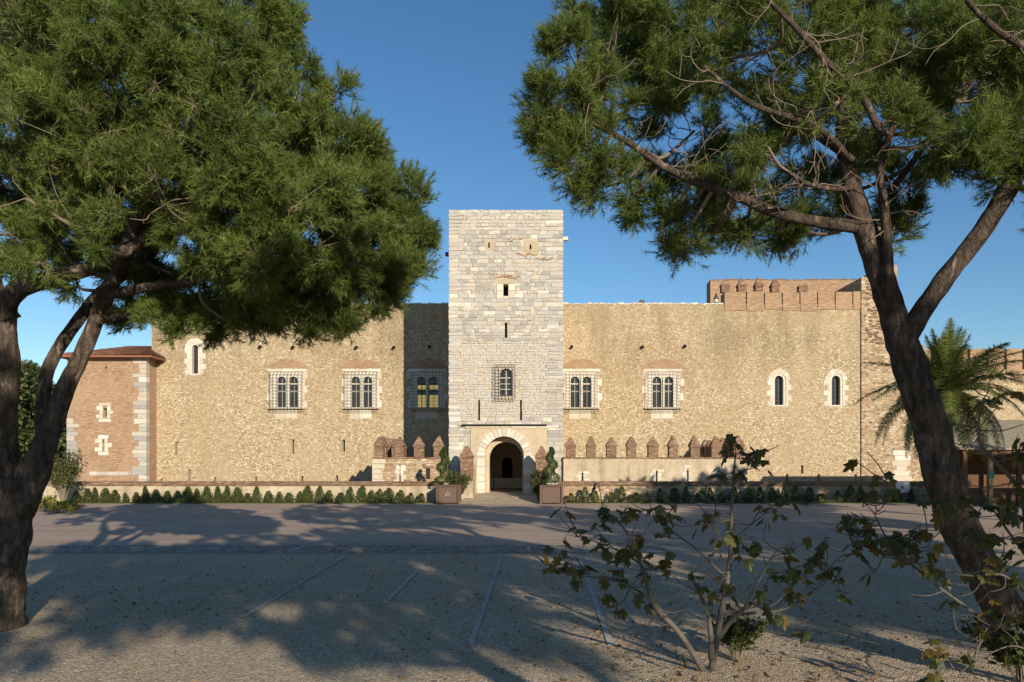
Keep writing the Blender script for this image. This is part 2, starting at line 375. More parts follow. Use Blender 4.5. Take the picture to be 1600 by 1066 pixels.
for i in range(24):
    x0 = -20+i*1.0
    bd.quad((x0,ybd0,.008),(x0+1,ybd0,.008),(x0+1,ybd1,.008),(x0,ybd1,.008))
meta(bd.build('cobble_path', 'band'), kind='structure')
vg = MB()
for x0, x1 in ((-31, PX(688, YPAR)), (PX(880, YPAR), 24.6)):
    vg.box(x0, x1, YPAR-1.14, YPAR-.002, -.05, .05)
meta(vg.build('planting_strip', 'verge'), kind='structure')
def line(p0, p1, wd, z=.012):
    a = Vector((PX(p0[0], yline(p0[1])), yline(p0[1]), z)); b = Vector((PX(p1[0], yline(p1[1])), yline(p1[1]), z))
    d = (b-a).normalized(); q = Vector((-d.y, d.x, 0))*wd/2
    m_ = MB(); m_.quad(a+q, b+q, b-q, a-q); m_.build('parking_line', 'line_paint', ground)
for a, b in (((676,867),(600,945)), ((783,868),(735,1010)), ((475,853),(449,864)), ((655,855),(640,864)), ((826,854),(827,863)), ((540,869),(380,965)), ((905,869),(955,1010))):
    line(a, b, .085)
for py in (852.3, 865.3): line((60, py), (1010, py), .06)

# ------------------------------------------------------------------ pieces shared by the masonry
def stones_on(parent, specs, mat='white_stone', name='stone'):
    """specs: list of (x0,x1,z0,z1,yf,depth)"""
    for (x0, x1, z0, z1, yf, d) in specs:
        b = MB(); b.stone(x0, x1, z0, z1, yf, d, .018, random.random()); b.build(name, mat, parent)
def toothed(xl, xr, z0, z1, yf, d, n, short, long, gap=.012, start=0):
    """jamb blocks on both sides of an opening"""
    out = []; h = (z1-z0)/n
    for i in range(n):
        a, b = (short, long) if (i+start) % 2 else (long, short)
        a *= random.uniform(.85, 1.15); b *= random.uniform(.85, 1.15)
        out += [(xl-a, xl-.002, z0+i*h+gap, z0+(i+1)*h, yf, d), (xr+.002, xr+b, z0+i*h+gap, z0+(i+1)*h, yf, d)]
    return out
def voussoirs(parent, cx, zs, r0, r1, yf, yb_, n, mat, name='voussoir', a0=0, a1=math.pi, gap=.012):
    for i in range(n):
        t0 = a0+(a1-a0)*i/n+gap/r1; t1 = a0+(a1-a0)*(i+1)/n-gap/r1; b = MB(); vs = []
        e = random.uniform(-.012, .006)
        for y in (yf+e, yb_):
            for (r, t) in ((r0, t0), (r1, t0), (r1, (t0+t1)/2), (r1, t1), (r0, t1), (r0, (t0+t1)/2)):
                vs.append((cx-r*math.cos(t), y, zs+r*math.sin(t)))
        fs = [(0,1,2,5), (5,2,3,4)]+[(k, 6+k, 6+(k+1) % 6, (k+1) % 6) for k in range(6)]
        b.add(vs, fs, random.random()); b.build(name, mat, parent)
def cage(mb, x0, x1, z0, z1, y, d, nx, nz, t=.032):
    for i in range(nx+1):
        x = x0+(x1-x0)*i/nx; mb.box(x-t/2, x+t/2, y-d-t/2, y-d+t/2, z0, z1)
        for z in (z0, z1): mb.box(x-t/2, x+t/2, y-d+t/2+.002, y, z-t/2, z+t/2)
    for j in range(nz+1):
        z = z0+(z1-z0)*j/nz; mb.box(x0-t, x1+t, y-d-t*1.6, y-d-t*.52, z-t/2, z+t/2)
        for x in (x0, x1): mb.box(x-t/2, x+t/2, y-d+t/2+.003, y, z-t*.4, z+t*.4)

KW = K/YW
def WX(px): return PX(px, YW)
def WZ(py): return PZ(py, YW)
wall_holes = []
def twin_window(parent, pc, pale=False):
    u = 1/KW; cx = WX(pc); z0, z1 = WZ(637), WZ(581); hw = 23*u
    wall_holes.append((cx-hw, cx+hw, z0, z1))
    b = MB(); lights = [archpts(cx-9.4*u, 13.7*u, z0+.03, WZ(588.5)), archpts(cx+9.4*u, 13.7*u, z0+.03, WZ(588.5))]
    plate(b, [(cx-hw,z0),(cx+hw,z0),(cx+hw,z1),(cx-hw,z1)], lights, YW+.02, YW+.42, .7)
    win = b.build('window', 'white_stone', parent)
    for s in (-1, 1):
        p = MB(); x = cx+s*9.4*u; p.quad((x-.4,YW+.3,z0),(x+.4,YW+.3,z0),(x+.4,YW+.3,z1),(x-.4,YW+.3,z1)); p.build('pane', 'glass', win)
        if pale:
            for za, zb in ((z0, WZ(617)), (WZ(608), WZ(601))): p = MB(); p.quad((x-.34,YW+.296,za),(x+.34,YW+.296,za),(x+.34,YW+.296,zb),(x-.34,YW+.296,zb)); p.build('glow_pane', 'glass_glow', win)
        q = MB()
        for zz in (599.5, 611.5): q.box(x-.345, x+.345, YW+.24, YW+.29, WZ(zz)-.05, WZ(zz)+.05)
        q.box(x-.02, x+.02, YW+.245, YW+.292, z0+.03, WZ(590)); q.build('glazing_bar', 'glaze_bar' if not pale else 'wood', win)
    c = MB(); c.tube([(cx, YW+.0, z0+.04), (cx, YW+.0, WZ(592))], .06, 8, .8); c.build('mullion_column', 'white_stone', win)
    sp_ = toothed(cx-hw, cx+hw, z0, z1, YW-.02, .35, 5, 4.5*u, 8.5*u, start=pc % 2)
    xs_ = [cx-hw-7*u, cx-8*u, cx+7*u, cx+hw+7*u]
    sp_ += [(a+.006, b_-.006, z1+.012, WZ(576.5), YW-.022, .3) for a, b_ in zip(xs_, xs_[1:])]
    sp_ += [(cx-19*u, cx-3*u, WZ(655), z0-.12, YW-.015, .2), (cx-3*u+.012, cx+15*u, WZ(654), z0-.12, YW-.02, .2)]
    stones_on(win, sp_)
    s_ = MB(); s_.box(cx-hw-6*u, cx+hw+6*u, YW-.24, YW+.01, z0-.1, z0-.002, .4); s_.build('sill', 'white_stone', win)
    gr = MB(); cage(gr, cx-25*u, cx+25*u, WZ(643), WZ(582.5), YW-.03, .38, 9, 12, .021); gr.build('grille', 'iron', win)
    # relieving arch of brick on edge
    half, rise = 33*u, 14.5*u; r = (half*half+rise*rise)/(2*rise); zc = WZ(575.5)+rise-r; a = math.asin(half/r)
    ar = MB(); nseg = 22; lo = [(cx-half+2*half*i/nseg, WZ(575.5)) for i in range(nseg+1)]
    hi = [(cx+r*math.sin(-a+2*a*i/nseg), zc+r*math.cos(-a+2*a*i/nseg)+.004) for i in range(nseg+1)]
    for i in range(nseg):
        e = random.uniform(0, .015); x0_, x1_ = lo[i], lo[i+1]; h0, h1 = hi[i], hi[i+1]; yf = YW-.02-e
        ar.add([(x0_[0]+.01,yf,x0_[1]),(x1_[0]-.01,yf,x1_[1]),(h1[0]-.01,yf,h1[1]),(h0[0]+.01,yf,h0[1]),
                (x0_[0]+.01,YW+.05,x0_[1]),(x1_[0]-.01,YW+.05,x1_[1]),(h1[0]-.01,YW+.05,h1[1]),(h0[0]+.01,YW+.05,h0[1])],
               [(0,1,2,3),(0,4,5,1),(1,5,6,2),(2,6,7,3),(3,7,4,0)], random.random())
    ar.build('relieving_arch', 'brick', win)
def lancet(parent, pc, top, bot, ow, sw, label=None):
    u = 1/KW; cx = WX(pc); hw = ow*.5*u+3.2*u; z0, z1 = WZ(bot), WZ(top); r = ow*u/2
    zt = z1+3.2*u
    wall_holes.append((cx-hw, cx+hw, z0-.1, zt))
    b = MB(); plate(b, [(cx-hw,z0-.1),(cx+hw,z0-.1),(cx+hw,zt),(cx-hw,zt)], [archpts(cx, ow*u, z0, z1)], YW+.02, YW+.5, .6)
    win = b.build('window', 'white_stone', parent)
    p = MB(); p.quad((cx-hw,YW+.4,z0),(cx+hw,YW+.4,z0),(cx+hw,YW+.4,z1),(cx-hw,YW+.4,z1)); p.build('pane', 'glass', win)
    gb = MB()
    for k in range(1, 6): zz = z0+(z1-z0)*k/6; gb.box(cx-r, cx+r, YW+.3, YW+.34, zz-.018, zz+.018)
    gb.box(cx-.018, cx+.018, YW+.28, YW+.298, z0, z1-.05); gb.build('grille', 'iron', win)
    zs = z1-r
    voussoirs(win, cx, zs, hw+.01, hw+.01+sw*u, YW-.02, YW+.2, 7, 'white_stone')
    stones_on(win, toothed(cx-hw, cx+hw, z0-.1, zs, YW-.02, .3, 5, sw*.6*u, sw*1.25*u))
def slot(parent, px, y0, y1, w_=4.0):
    x = WX(px); h = (x-w_/2/KW, x+w_/2/KW, WZ(y1), WZ(y0)); wall_holes.append(h)
    recess('arrow_slit', parent, *h, YW, .6, 'mortar')

# ------------------------------------------------------------------ palace facade
pal = root('palace_facade', (0, YW, MOAT), 'long golden pebble-coursed palace wall with barred twin windows behind the gate tower', 'palace')
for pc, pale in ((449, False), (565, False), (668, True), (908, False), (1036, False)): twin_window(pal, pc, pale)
lancet(pal, 1217.5, 587, 633, 13.5, 7); lancet(pal, 1306.5, 587, 633, 13.5, 7); lancet(pal, 304.5, 539, 584, 9.5, 7)
for px, a, b in ((275.5, 690, 712), (457.8, 687, 709), (537, 687, 706), (296, 734, 757), (252, 748, 758), (336, 746, 758), (400, 746, 758), (472, 744, 758), (526.5, 743, 758),
                 (1253.5, 727, 740), (1230, 741, 757), (1279.5, 741, 757), (1337, 741, 757)): slot(pal, px, a, b)
wl = MB(); shell(wl, WX(237), WX(1345), YW, YW+1.4, MOAT, WZ(475.5), wall_holes); wl.build('wall', 'pebble', pal)
cp = MB(); x = WX(237)
while x < WX(1131):                                           # uneven row of stones along the wall head
    d = random.uniform(.3, .6); cp.stone(x, min(x+d-.03, WX(1131)), WZ(475.5)+.003, WZ(475.5)+random.uniform(.06, .15), YW-.01, .5, .02, random.random()); x += d
o = cp.build('wall_head_course', 'white_stone', pal)
for px, py in ((407, 542), (458, 543), (557, 543), (615.5, 543), (671, 542), (893.5, 542), (1003.5, 542.5), (1070, 541)):
    b = MB(); q = P(px, py, YW); b.tube([q+Vector((0, .1, .03)), q+Vector((0, -.32, -.05))], [.13, .10], 8); b.build('drain_spout', 'slot', pal)
# terrace parapet on the right: brick breastwork with slots, pointed merlons
ter = root('brick_breastwork', (WX(1240), YW, WZ(487)), 'brick breastwork with narrow slots and four pointed merlons on the wall head', 'parapet')
def brick_pier(parent, xc, yc, w_, d_, z0, z1, z2, mat='redbrick', over=.05, name='merlon', capname='cap'):
    j_ = lambda: random.uniform(-.025, .025)
    xc += j_(); w_ *= random.uniform(.94, 1.06); z2 += 2*j_(); b = MB(); b.box(xc-w_/2, xc+w_/2, yc-d_/2, yc+d_/2, z0, z1); m_ = b.build(name, mat, parent)
    c = MB(); a, e = w_/2+over, d_/2+over
    c.add([(xc-a,yc-e,z1),(xc+a,yc-e,z1),(xc+a,yc+e,z1),(xc-a,yc+e,z1),(xc-a,yc-e,z1+.08),(xc+a,yc-e,z1+.08),(xc+a,yc+e,z1+.08),(xc-a,yc+e,z1+.08),
           (xc-a*.16,yc-e*.16,z2),(xc+a*.16,yc-e*.16,z2),(xc+a*.16,yc+e*.16,z2),(xc-a*.16,yc+e*.16,z2)],
          [(0,3,2,1),(0,1,5,4),(1,2,6,5),(2,3,7,6),(3,0,4,7),(4,5,9,8),(5,6,10,9),(6,7,11,10),(7,4,8,11),(8,9,10,11)])
    c.v = [(x_+j_(), y_+j_(), z_+(j_() if z_ > z1+.01 else 0)) for x_, y_, z_ in c.v]
    c.build(capname, mat, m_); return m_
px = [1131, 1166, 1194, 1222, 1249.5, 1277, 1304.5, 1332, 1345]
for a, b in zip(px, px[1:]):
    s = MB(); s.box(WX(a)+.045, WX(b)-.045, YW-.06, YW+.5, WZ(484+random.uniform(-1, 3)), WZ(456.5)+random.uniform(-.05, .05)); s.build('breastwork_panel', 'brick', ter)
bk = MB(); bk.box(WX(1131), WX(1345), YW+.5, YW+.9, WZ(475.5)+.003, WZ(458)); bk.build('backing_wall', 'brick', ter)
for p_ in (1134.5, 1160.5, 1187, 1212.5): brick_pier(ter, WX(p_), YW+.3, .62, .55, WZ(456), WZ(447), WZ(433.5))
s = MB(); s.box(WX(1249), WX(1263), YW+.05, YW+.55, WZ(456), WZ(446)); s.build('broken_merlon', 'redbrick', ter)
YK = 62.0
kp = root('brick_screen_wall', (PX(1225, YK), YK, 0), 'plain brick wall rising behind the pointed merlons', 'wall')
b = MB(); b.box(PX(1110, YK), PX(1352, YK), YK, YK+1.3, 0, PZ(438, YK)); b.build('wall', 'brick', kp)
b = MB(); x = PX(1110, YK)
while x < PX(1340, YK): d = random.uniform(.5, 1); b.box(x, x+d-.02, YK-.03, YK+.4, PZ(438, YK)+.002, PZ(438, YK)+random.uniform(.04, .12)); x += d
b.build('coping', 'redbrick', kp)
# corner tower at the right end
ct = root('corner_tower', (WX(1395), YW-.5, MOAT), 'ragged rubble and brick corner tower at the end of the palace wall', 'tower')
b = MB(); b.box(WX(1345), WX(1400), YW-.12, YW+7, WZ(545), WZ(434)); b.box(WX(1345)+.002, WX(1443), YW-.122, YW+7.4, MOAT, WZ(545)+.3); b.box(WX(1378), WX(1399), YW-.3, YW+3, WZ(434)+.002, WZ(416)); b.build('wall', 'rubble', ct)
b = MB()
for i in range(130):
    x = random.uniform(WX(1347), WX(1396)); z = random.uniform(WZ(540), WZ(438)); b.stone(x, x+random.uniform(.15, .4), z, z+random.uniform(.07, .16), YW-.13-random.uniform(.02, .06), .2, .02, random.random())
meta(b.build('loose_facing_stone', 'redbrick', ct), kind='stuff')
q = [(WX(1398)+random.uniform(-.3, .1), WX(1418)+random.uniform(-.2, .3), WZ(752)+i*.4, WZ(752)+i*.4+.38, YW-.15, .2) for i in range(6)]
stones_on(ct, q, 'white_stone', 'quoin')
# lamp fittings on the wall head
fl = root('floodlight', (WX(1004), YW+.4, WZ(475)), 'small floodlight on a bracket on the bare wall head', 'floodlight')
b = MB(); b.box(WX(1004)-.03, WX(1004)+.03, YW+.37, YW+.43, WZ(475)+.05, WZ(471)); b.box(WX(1001), WX(1007), YW+.2, YW+.235, WZ(472.5), WZ(471.8)); b.build('bracket', 'iron', fl)
b = MB(); b.box(WX(1000.5), WX(1007.5), YW+.18, YW+.5, WZ(471.5), WZ(468)); b.build('lamp_head', 'iron', fl)
ln = root('lantern', (WX(1121), YW+.4, WZ(475)), 'black metal lantern standing where the wall meets the merlons', 'lantern')
b = MB(); b.box(WX(1118), WX(1124), YW+.2, YW+.6, WZ(475)+.1, WZ(473)+.1); b.box(WX(1117), WX(1125), YW+.2, YW+.6, WZ(465.5), WZ(464)); b.tube([(WX(1121),YW+.4,WZ(464)),(WX(1121),YW+.4,WZ(456))], [.16,.03], 8); b.build('frame', 'iron', ln)
b = MB(); b.tube([(WX(1121),YW+.4,WZ(473)+.1),(WX(1121),YW+.4,WZ(465.5))], .14, 8); b.build('lamp_glass', 'bulb', ln)
# rear curtain wall, right
YR = 66.0
rw = root('curtain_wall', (PX(1540, YR), YR, 0), 'brick-topped curtain wall with slots behind the palm', 'wall')
b = MB(); b.box(PX(1420, YR), PX(1420, YR)+26, YR, YR+1.2, 0, PZ(577, YR)); b.build('wall', 'pebble', rw)
x = 1428
while x < 1800:
    s = MB(); s.box(PX(x+1.6, YR), PX(x+25.6, YR), YR-.1, YR+.9, PZ(578, YR)-.4+random.uniform(-.2, .2), PZ(545, YR)+random.uniform(-.04, .04)); s.build('breastwork_panel', 'brick', rw); x += 28.5
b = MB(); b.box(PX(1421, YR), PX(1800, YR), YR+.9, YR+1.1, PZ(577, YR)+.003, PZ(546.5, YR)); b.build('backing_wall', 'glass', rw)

# ------------------------------------------------------------------ brick corner tower, left
YL = 55.6
lt = root('brick_tower', (PX(167, YL), YL, MOAT), 'low brick tower with white quoins and a red tiled hip roof', 'tower')
LX = lambda p_: PX(p_, YL)
LZ = lambda p_: PZ(p_, YL)
b = MB(); lh = [(LX(160.5), LX(167), LZ(651), LZ(638)), (LX(159.5), LX(163), LZ(703), LZ(689)), (LX(163.5), LX(167.5), LZ(581.5), LZ(573))]
shell(b, LX(105), LX(228), YL, YL+8, MOAT, LZ(557), lh); b.build('wall', 'brick', lt)
for i, h in enumerate(lh):
    r_ = recess('window', lt, *h, YL, .45, 'plaster')
    if i < 2:
        stones_on(r_, toothed(h[0], h[1], h[2]-.15, h[3]+.15, YL-.02, .2, 3, .25, .5)+[(h[0]-.3, h[1]+.3, h[3]+.162, h[3]+.42, YL-.025, .2), (h[0]-.3, h[1]+.3, h[2]-.42, h[2]-.162, YL-.025, .2)])
q = []; z = LZ(755)
while z < LZ(560):
    h = random.uniform(.26, .4); q.append((LX(228)-random.choice([.55, .95])*random.uniform(.85, 1.15), LX(228)+.04, z, z+h-.012, YL-.035, .5))
    if z < LZ(655): q.append((LX(105)-.04, LX(105)+random.choice([.45, .8])*random.uniform(.8, 1.2), z, z+h-.012, YL-.035, .5))
    z += h
stones_on(lt, q, 'ashlar', 'quoin')
x = LX(140)
while x < LX(203): d = random.uniform(.5, 1); stones_on(lt, [(x, min(x+d, LX(205))-.015, LZ(743), LZ(737), YL-.03, .2)], 'ashlar', 'plinth_stone'); x += d
# tiled roof: each tile course as half-round ribs
ex0, ex1, ey0, ey1, ez = LX(104)-.45, LX(228)+.75, YL-.7, YL+8, LZ(557.5)
ap = Vector(((ex0+ex1)/2+.6, YL+3.6, LZ(541.5)+.5))
rf = MB(); cr = [(ex0,ey0,ez),(ex1,ey0,ez),(ex1,ey1,ez),(ex0,ey1,ez)]
r1, r2 = Vector((ap.x-.8, ap.y, ap.z)), Vector((ap.x+.8, ap.y, ap.z))
rf.add([*cr, r1, r2, *[(x_, y_, z_-.12) for x_, y_, z_ in cr]], [(0,1,5,4),(1,2,5),(2,3,4,5),(3,0,4),(0,6,7,1),(1,7,8,2),(3,9,6,0),(6,9,8,7)]); roof = rf.build('roof', 'tile', lt)
def tile_rows(a, b_, c, d, n):
    a, b_, c, d = map(Vector, (a, b_, c, d))
    for i in range(n):
        t = (i+.5)/n; p = a.lerp(b_, t); e = d.lerp(c, t); s = MB(); nn = 9
        for k in range(nn):
            p0, p1 = p.lerp(e, k/nn), p.lerp(e, (k+1)/nn); u_ = Vector((0, 0, .035)); s.tube([p0+u_*1.6, p1+u_], [.085, .07], 6, random.random(), False)
        s.build('tile_row', 'tile', roof, smooth=True)
tile_rows(cr[0], cr[1], r2, r1, 30); tile_rows(cr[1], cr[2], r2, r2, 30)

# ------------------------------------------------------------------ gate tower
TX = lambda p_: PX(p_, YT)
TZ = lambda p_: PZ(p_, YT)
tw = root('gate_tower', ((TX(701)+TX(880))/2, YT, MOAT), 'tall pale stone gate tower with arched entrance and barred window', 'tower')
tx0, tx1, tz1 = TX(701), TX(880), TZ(328)
GZ = .42                                                       # threshold level
gate_h = (TX(757.5), TX(818.5), GZ, TZ(682)); win_h = (TX(779), TX(803), TZ(619), TZ(574))
sl_h = [(TX(788.6), TX(792.4), TZ(528), TZ(504)), (TX(786.4), TX(794), TZ(462.5), TZ(444)), (TX(747), TX(750), TZ(657), TZ(625)), (TX(812.5), TX(815.5), TZ(657), TZ(625)),
        (TX(762.7), TX(765.3), TZ(387.5), TZ(379)), (TX(827.7), TX(830.3), TZ(390), TZ(382))]
th = [gate_h, win_h]+sl_h
b = MB(); shell(b, tx0+.04, tx1-.04, YT+.02, YW, MOAT, tz1-.02, th); b.build('core', 'mortar', tw)
for h in sl_h: recess('arrow_slit', tw, *h, YT+.02, .7, 'mortar')
# facing stones laid in courses
excl = [(TX(735), TX(855), -9, TZ(665)), (win_h[0]-.03, win_h[1]+.03, win_h[2]-.03, win_h[3]+.03)]+[(h[0], h[1], h[2], h[3]) for h in sl_h]
excl += [(TX(757.5), TX(772.5), TZ(391), TZ(375)), (TX(817), TX(841), TZ(393.5), TZ(377.5)), (TX(776), TX(804), TZ(466), TZ(434))]
blocks = []; z = MOAT
while z < tz1-.05:
    mid = TZ(655) < z < TZ(535)
    top = z > TZ(365)
    h = random.uniform(.14, .21) if mid else (random.uniform(.17, .27) if top else random.uniform(.17, .31))
    h = min(h, tz1-z); x = tx0
    if z+h > tz1-.1: h = tz1-z
    while x < tx1-.01:
        edge_ = x < tx0+.3 or x > tx1-1.2
        d = random.uniform(.18, .42) if mid and not edge_ else random.choice([.24, .34, .46, .66])*random.uniform(.8, 1.2) if not top else random.uniform(.25, .6)
        if edge_: d = random.uniform(.55, 1.0)
        e = min(x+d, tx1)
        if tx1-e < .2: e = tx1
        seg = [(x, e)]
        for (a0, a1, c0, c1) in excl:
            if z+h > c0+.02 and z < c1-.02:
                ns = []
                for (p0, p1) in seg:
                    if p1 <= a0 or p0 >= a1: ns.append((p0, p1)); continue
                    if a0-p0 > .06: ns.append((p0, a0))
                    if p1-a1 > .06: ns.append((a1, p1))
                seg = ns
        for p0, p1 in seg:
            t = random.random(); t = t*.72 if t < .8 else .7+(t-.8)*1.5
            t = t*.75+.25 if top or p0 < tx0+.5 else t
            if mid and not edge_: t = .42+t*.38
            if abs((p0+p1)/2-TX(830)) < 1.6 and TZ(425) < z < TZ(395): t = .3+t*.5
            t = .5+(t-.5)*.9; blocks.append((p0+.008, p1-.008, z+.008, z+h-.006, t))
        x = e
    z += h
blocks.sort(key=lambda q_: -(q_[1]-q_[0])*(q_[3]-q_[2])*(1 if q_[2] > 0 else .01))
rest = MB()
for i, (x0, x1, z0, z1, t) in enumerate(blocks):
    pr = random.uniform(0, .035); tgt = MB() if i < 300 else rest
    tgt.stone(x0, x1, z0, z1, YT-pr, .09+pr, random.uniform(.008, .025), t, .03)
    if i < 300: tgt.build('stone', 'ashlar', tw)
meta(rest.build('facing_stones', 'ashlar', tw), kind='stuff')
for px, py, w_, h_ in ((765, 383, 15, 15), (829, 385.5, 24, 15), (790, 440, 22, 6)):
    b = MB(); hs = [h for h in sl_h if abs((h[0]+h[1])/2-TX(px)) < .3 and h[3] < TZ(py-h_/2) and h[2] > TZ(py+h_/2)]
    x0, x1, z0, z1 = TX(px-w_/2), TX(px+w_/2), TZ(py+h_/2), TZ(py-h_/2)
    plate(b, [(x0,z0),(x1,z0),(x1+.05,(z0+z1)/2),(x1,z1),((x0+x1)/2,z1+.08),(x0,z1),(x0-.05,(z0+z1)/2)], [[(h[0],h[2]),(h[1],h[2]),(h[1],h[3]),(h[0],h[3])] for h in hs], YT-.0, YT+.06); b.build('plaster_patch', 'ochre', tw)
stones_on(tw, [(TX(776), TX(786)-.01, TZ(466), TZ(455), YT-.03, .1), (TX(776), TX(786)-.01, TZ(454.5), TZ(444), YT-.03, .1), (TX(794.4), TX(804), TZ(466), TZ(455), YT-.03, .1), (TX(794.4), TX(804), TZ(454.5), TZ(444), YT-.03, .1), (TX(786.4), TX(794)-.005, TZ(466), TZ(463), YT-.03, .1)], 'white_stone')
for (xa_, xb_, py, nn) in ((777, 810, 432.5, 9), (806, 838, 398, 8), (834, 862, 404.5, 7), (790, 815, 375, 4)):
    for k in range(nn):
        x = TX(xa_+(xb_-xa_)*(k+random.uniform(-.3, .3))/nn); z = TZ(py+random.uniform(-2.2, 2.2)); b = MB(); b.stone(x, x+random.uniform(.2, .34), z-.04, z+.035, YT-.048, .1, .01, random.random(), .012); b.build('brick', 'brick', tw)
for px0, px1, py, mt in ((693.5, 701, 391, 'iron'), (880, 888.5, 366.5, 'white_stone')):
    b = MB(); b.box(TX(px0), TX(px1), YT+.8, YT+1.15, TZ(py)-.1, TZ(py)+.1, .8); b.build('water_spout', mt, tw)
# barred window
b = MB(); plate(b, [(win_h[0],win_h[2]),(win_h[1],win_h[2]),(win_h[1],win_h[3]),(win_h[0],win_h[3])], [archpts(TX(791), .82, win_h[2]+.04, TZ(576))], YT-.01, YT+.5, .6); wn = b.build('window', 'ashlar', tw)
b = MB(); b.quad((win_h[0],YT+.4,win_h[2]),(win_h[1],YT+.4,win_h[2]),(win_h[1],YT+.4,win_h[3]),(win_h[0],YT+.4,win_h[3])); b.build('pane', 'glass', wn)
b = MB()
for dz in (590, 599, 608): b.box(TX(781), TX(801), YT+.3, YT+.36, TZ(dz)-.035, TZ(dz)+.035)
b.box(TX(790), TX(792), YT+.29, YT+.37, win_h[2]+.04, TZ(577)); b.build('glazing_bar', 'glaze_bar', wn)
gr = MB(); cage(gr, TX(773), TX(805), TZ(625), TZ(571), YT-.03, .36, 6, 11, .023); gr.build('grille', 'iron', wn)
# gate: plastered panel, slab, two rings of voussoirs
gx = (gate_h[0]+gate_h[1])/2; gw = gate_h[1]-gate_h[0]; gr_ = gw/2; gzs = TZ(682)-gr_
b = MB(); plate(b, [(TX(735.5),GZ-.4),(TX(854.5),GZ-.4),(TX(854.5),TZ(667)),(TX(735.5),TZ(667))], [archpts(gx, gw+1.0, GZ-.38, gzs+gr_+.5, 16)], YT-.06, YT+.06)
gs = b.build('gate_surround', 'plaster', tw)
voussoirs(gs, gx, gzs, gr_, gr_+.5, YT-.10, YT+.8, 17, 'white_stone')
q = []; z = GZ-.3
while z < gzs-.05:
    h = min(random.uniform(.42, .6), gzs-z); q += [(gate_h[0]-.5-random.choice([0, 0, .25]), gate_h[0], z, z+h-.012, YT-.10, .9), (gate_h[1], gate_h[1]+.5+random.choice([0, .2]), z, z+h-.012, YT-.10, .9)]; z += h
stones_on(gs, q, 'white_stone', 'jamb_stone')
x = TX(727)
while x < TX(853): d = random.uniform(.5, .9); stones_on(gs, [(x, min(x+d, TX(856))-.012, TZ(669), TZ(665), YT-.1, .15)], 'white_stone', 'lintel_stone'); x += d
b = MB(); b.box(TX(722.5), TX(855), YT-.34, YT+.02, TZ(664.6), TZ(663.2)); b.build('drip_ledge', 'iron', gs)
# inner arch and vaulted passage
ix0, ix1 = gate_h[0]-.3, gate_h[1]+.3; yi = YT+.85
b = MB(); plate(b, [(ix0,GZ-.2),(ix1,GZ-.2),(ix1,gzs+gr_+.6),(ix0,gzs+gr_+.6)], [archpts(gx+.08, gw-.36, GZ-.18, gzs+gr_-.33, 14)], yi, yi+.6); b.build('inner_arch', 'plaster', tw)
pv = MB(); ye = YW-.8; zt = gzs+gr_+.3; xa_, xb_ = ix0-.6, ix1+.9
pv.quad((xa_,yi+.6,GZ-.2),(xa_,ye,GZ-.2),(xa_,ye,zt),(xa_,yi+.6,zt)); pv.quad((xb_,ye,GZ-.2),(xb_,yi+.6,GZ-.2),(xb_,yi+.6,zt),(xb_,ye,zt)); pv.quad((xa_,yi+.6,zt),(xa_,ye,zt),(xb_,ye,zt),(xb_,yi+.6,zt))
dx = PX(792.5, ye); plate(pv, [(xa_,GZ-.2),(xb_,GZ-.2),(xb_,zt),(xa_,zt)], [archpts(dx, .8, GZ+.75, PZ(715, ye))], ye, ye+.3)
ps = pv.build('passage', 'dim_plaster', tw)
b = MB(); b.box(dx-.6, dx+.6, ye+.32, ye+.6, GZ, PZ(712, ye)); b.build('doorway_dark', 'slot', ps)  # near-black box painted as the darkness beyond the arched doorway
b = MB(); b.box(xa_+.02, xb_-.02, ye-.1, ye-.004, GZ-.1, GZ+.74); b.build('dado', 'white_paint', ps)
b = MB(); x = PX(771, YT+5); b.tube([(x, YT+5, GZ), (x, YT+5, GZ+1.0)], .03, 6); b.tube([(x, YT+5, GZ+1.0), (x+1.4, YT+6.6, GZ+1.0)], .03, 6); b.build('handrail', 'iron', ps)
b = MB(); b.box(xa_, xb_, YT+.06, ye, GZ-.4, GZ); b.build('passage_floor', 'render_grey', ps)
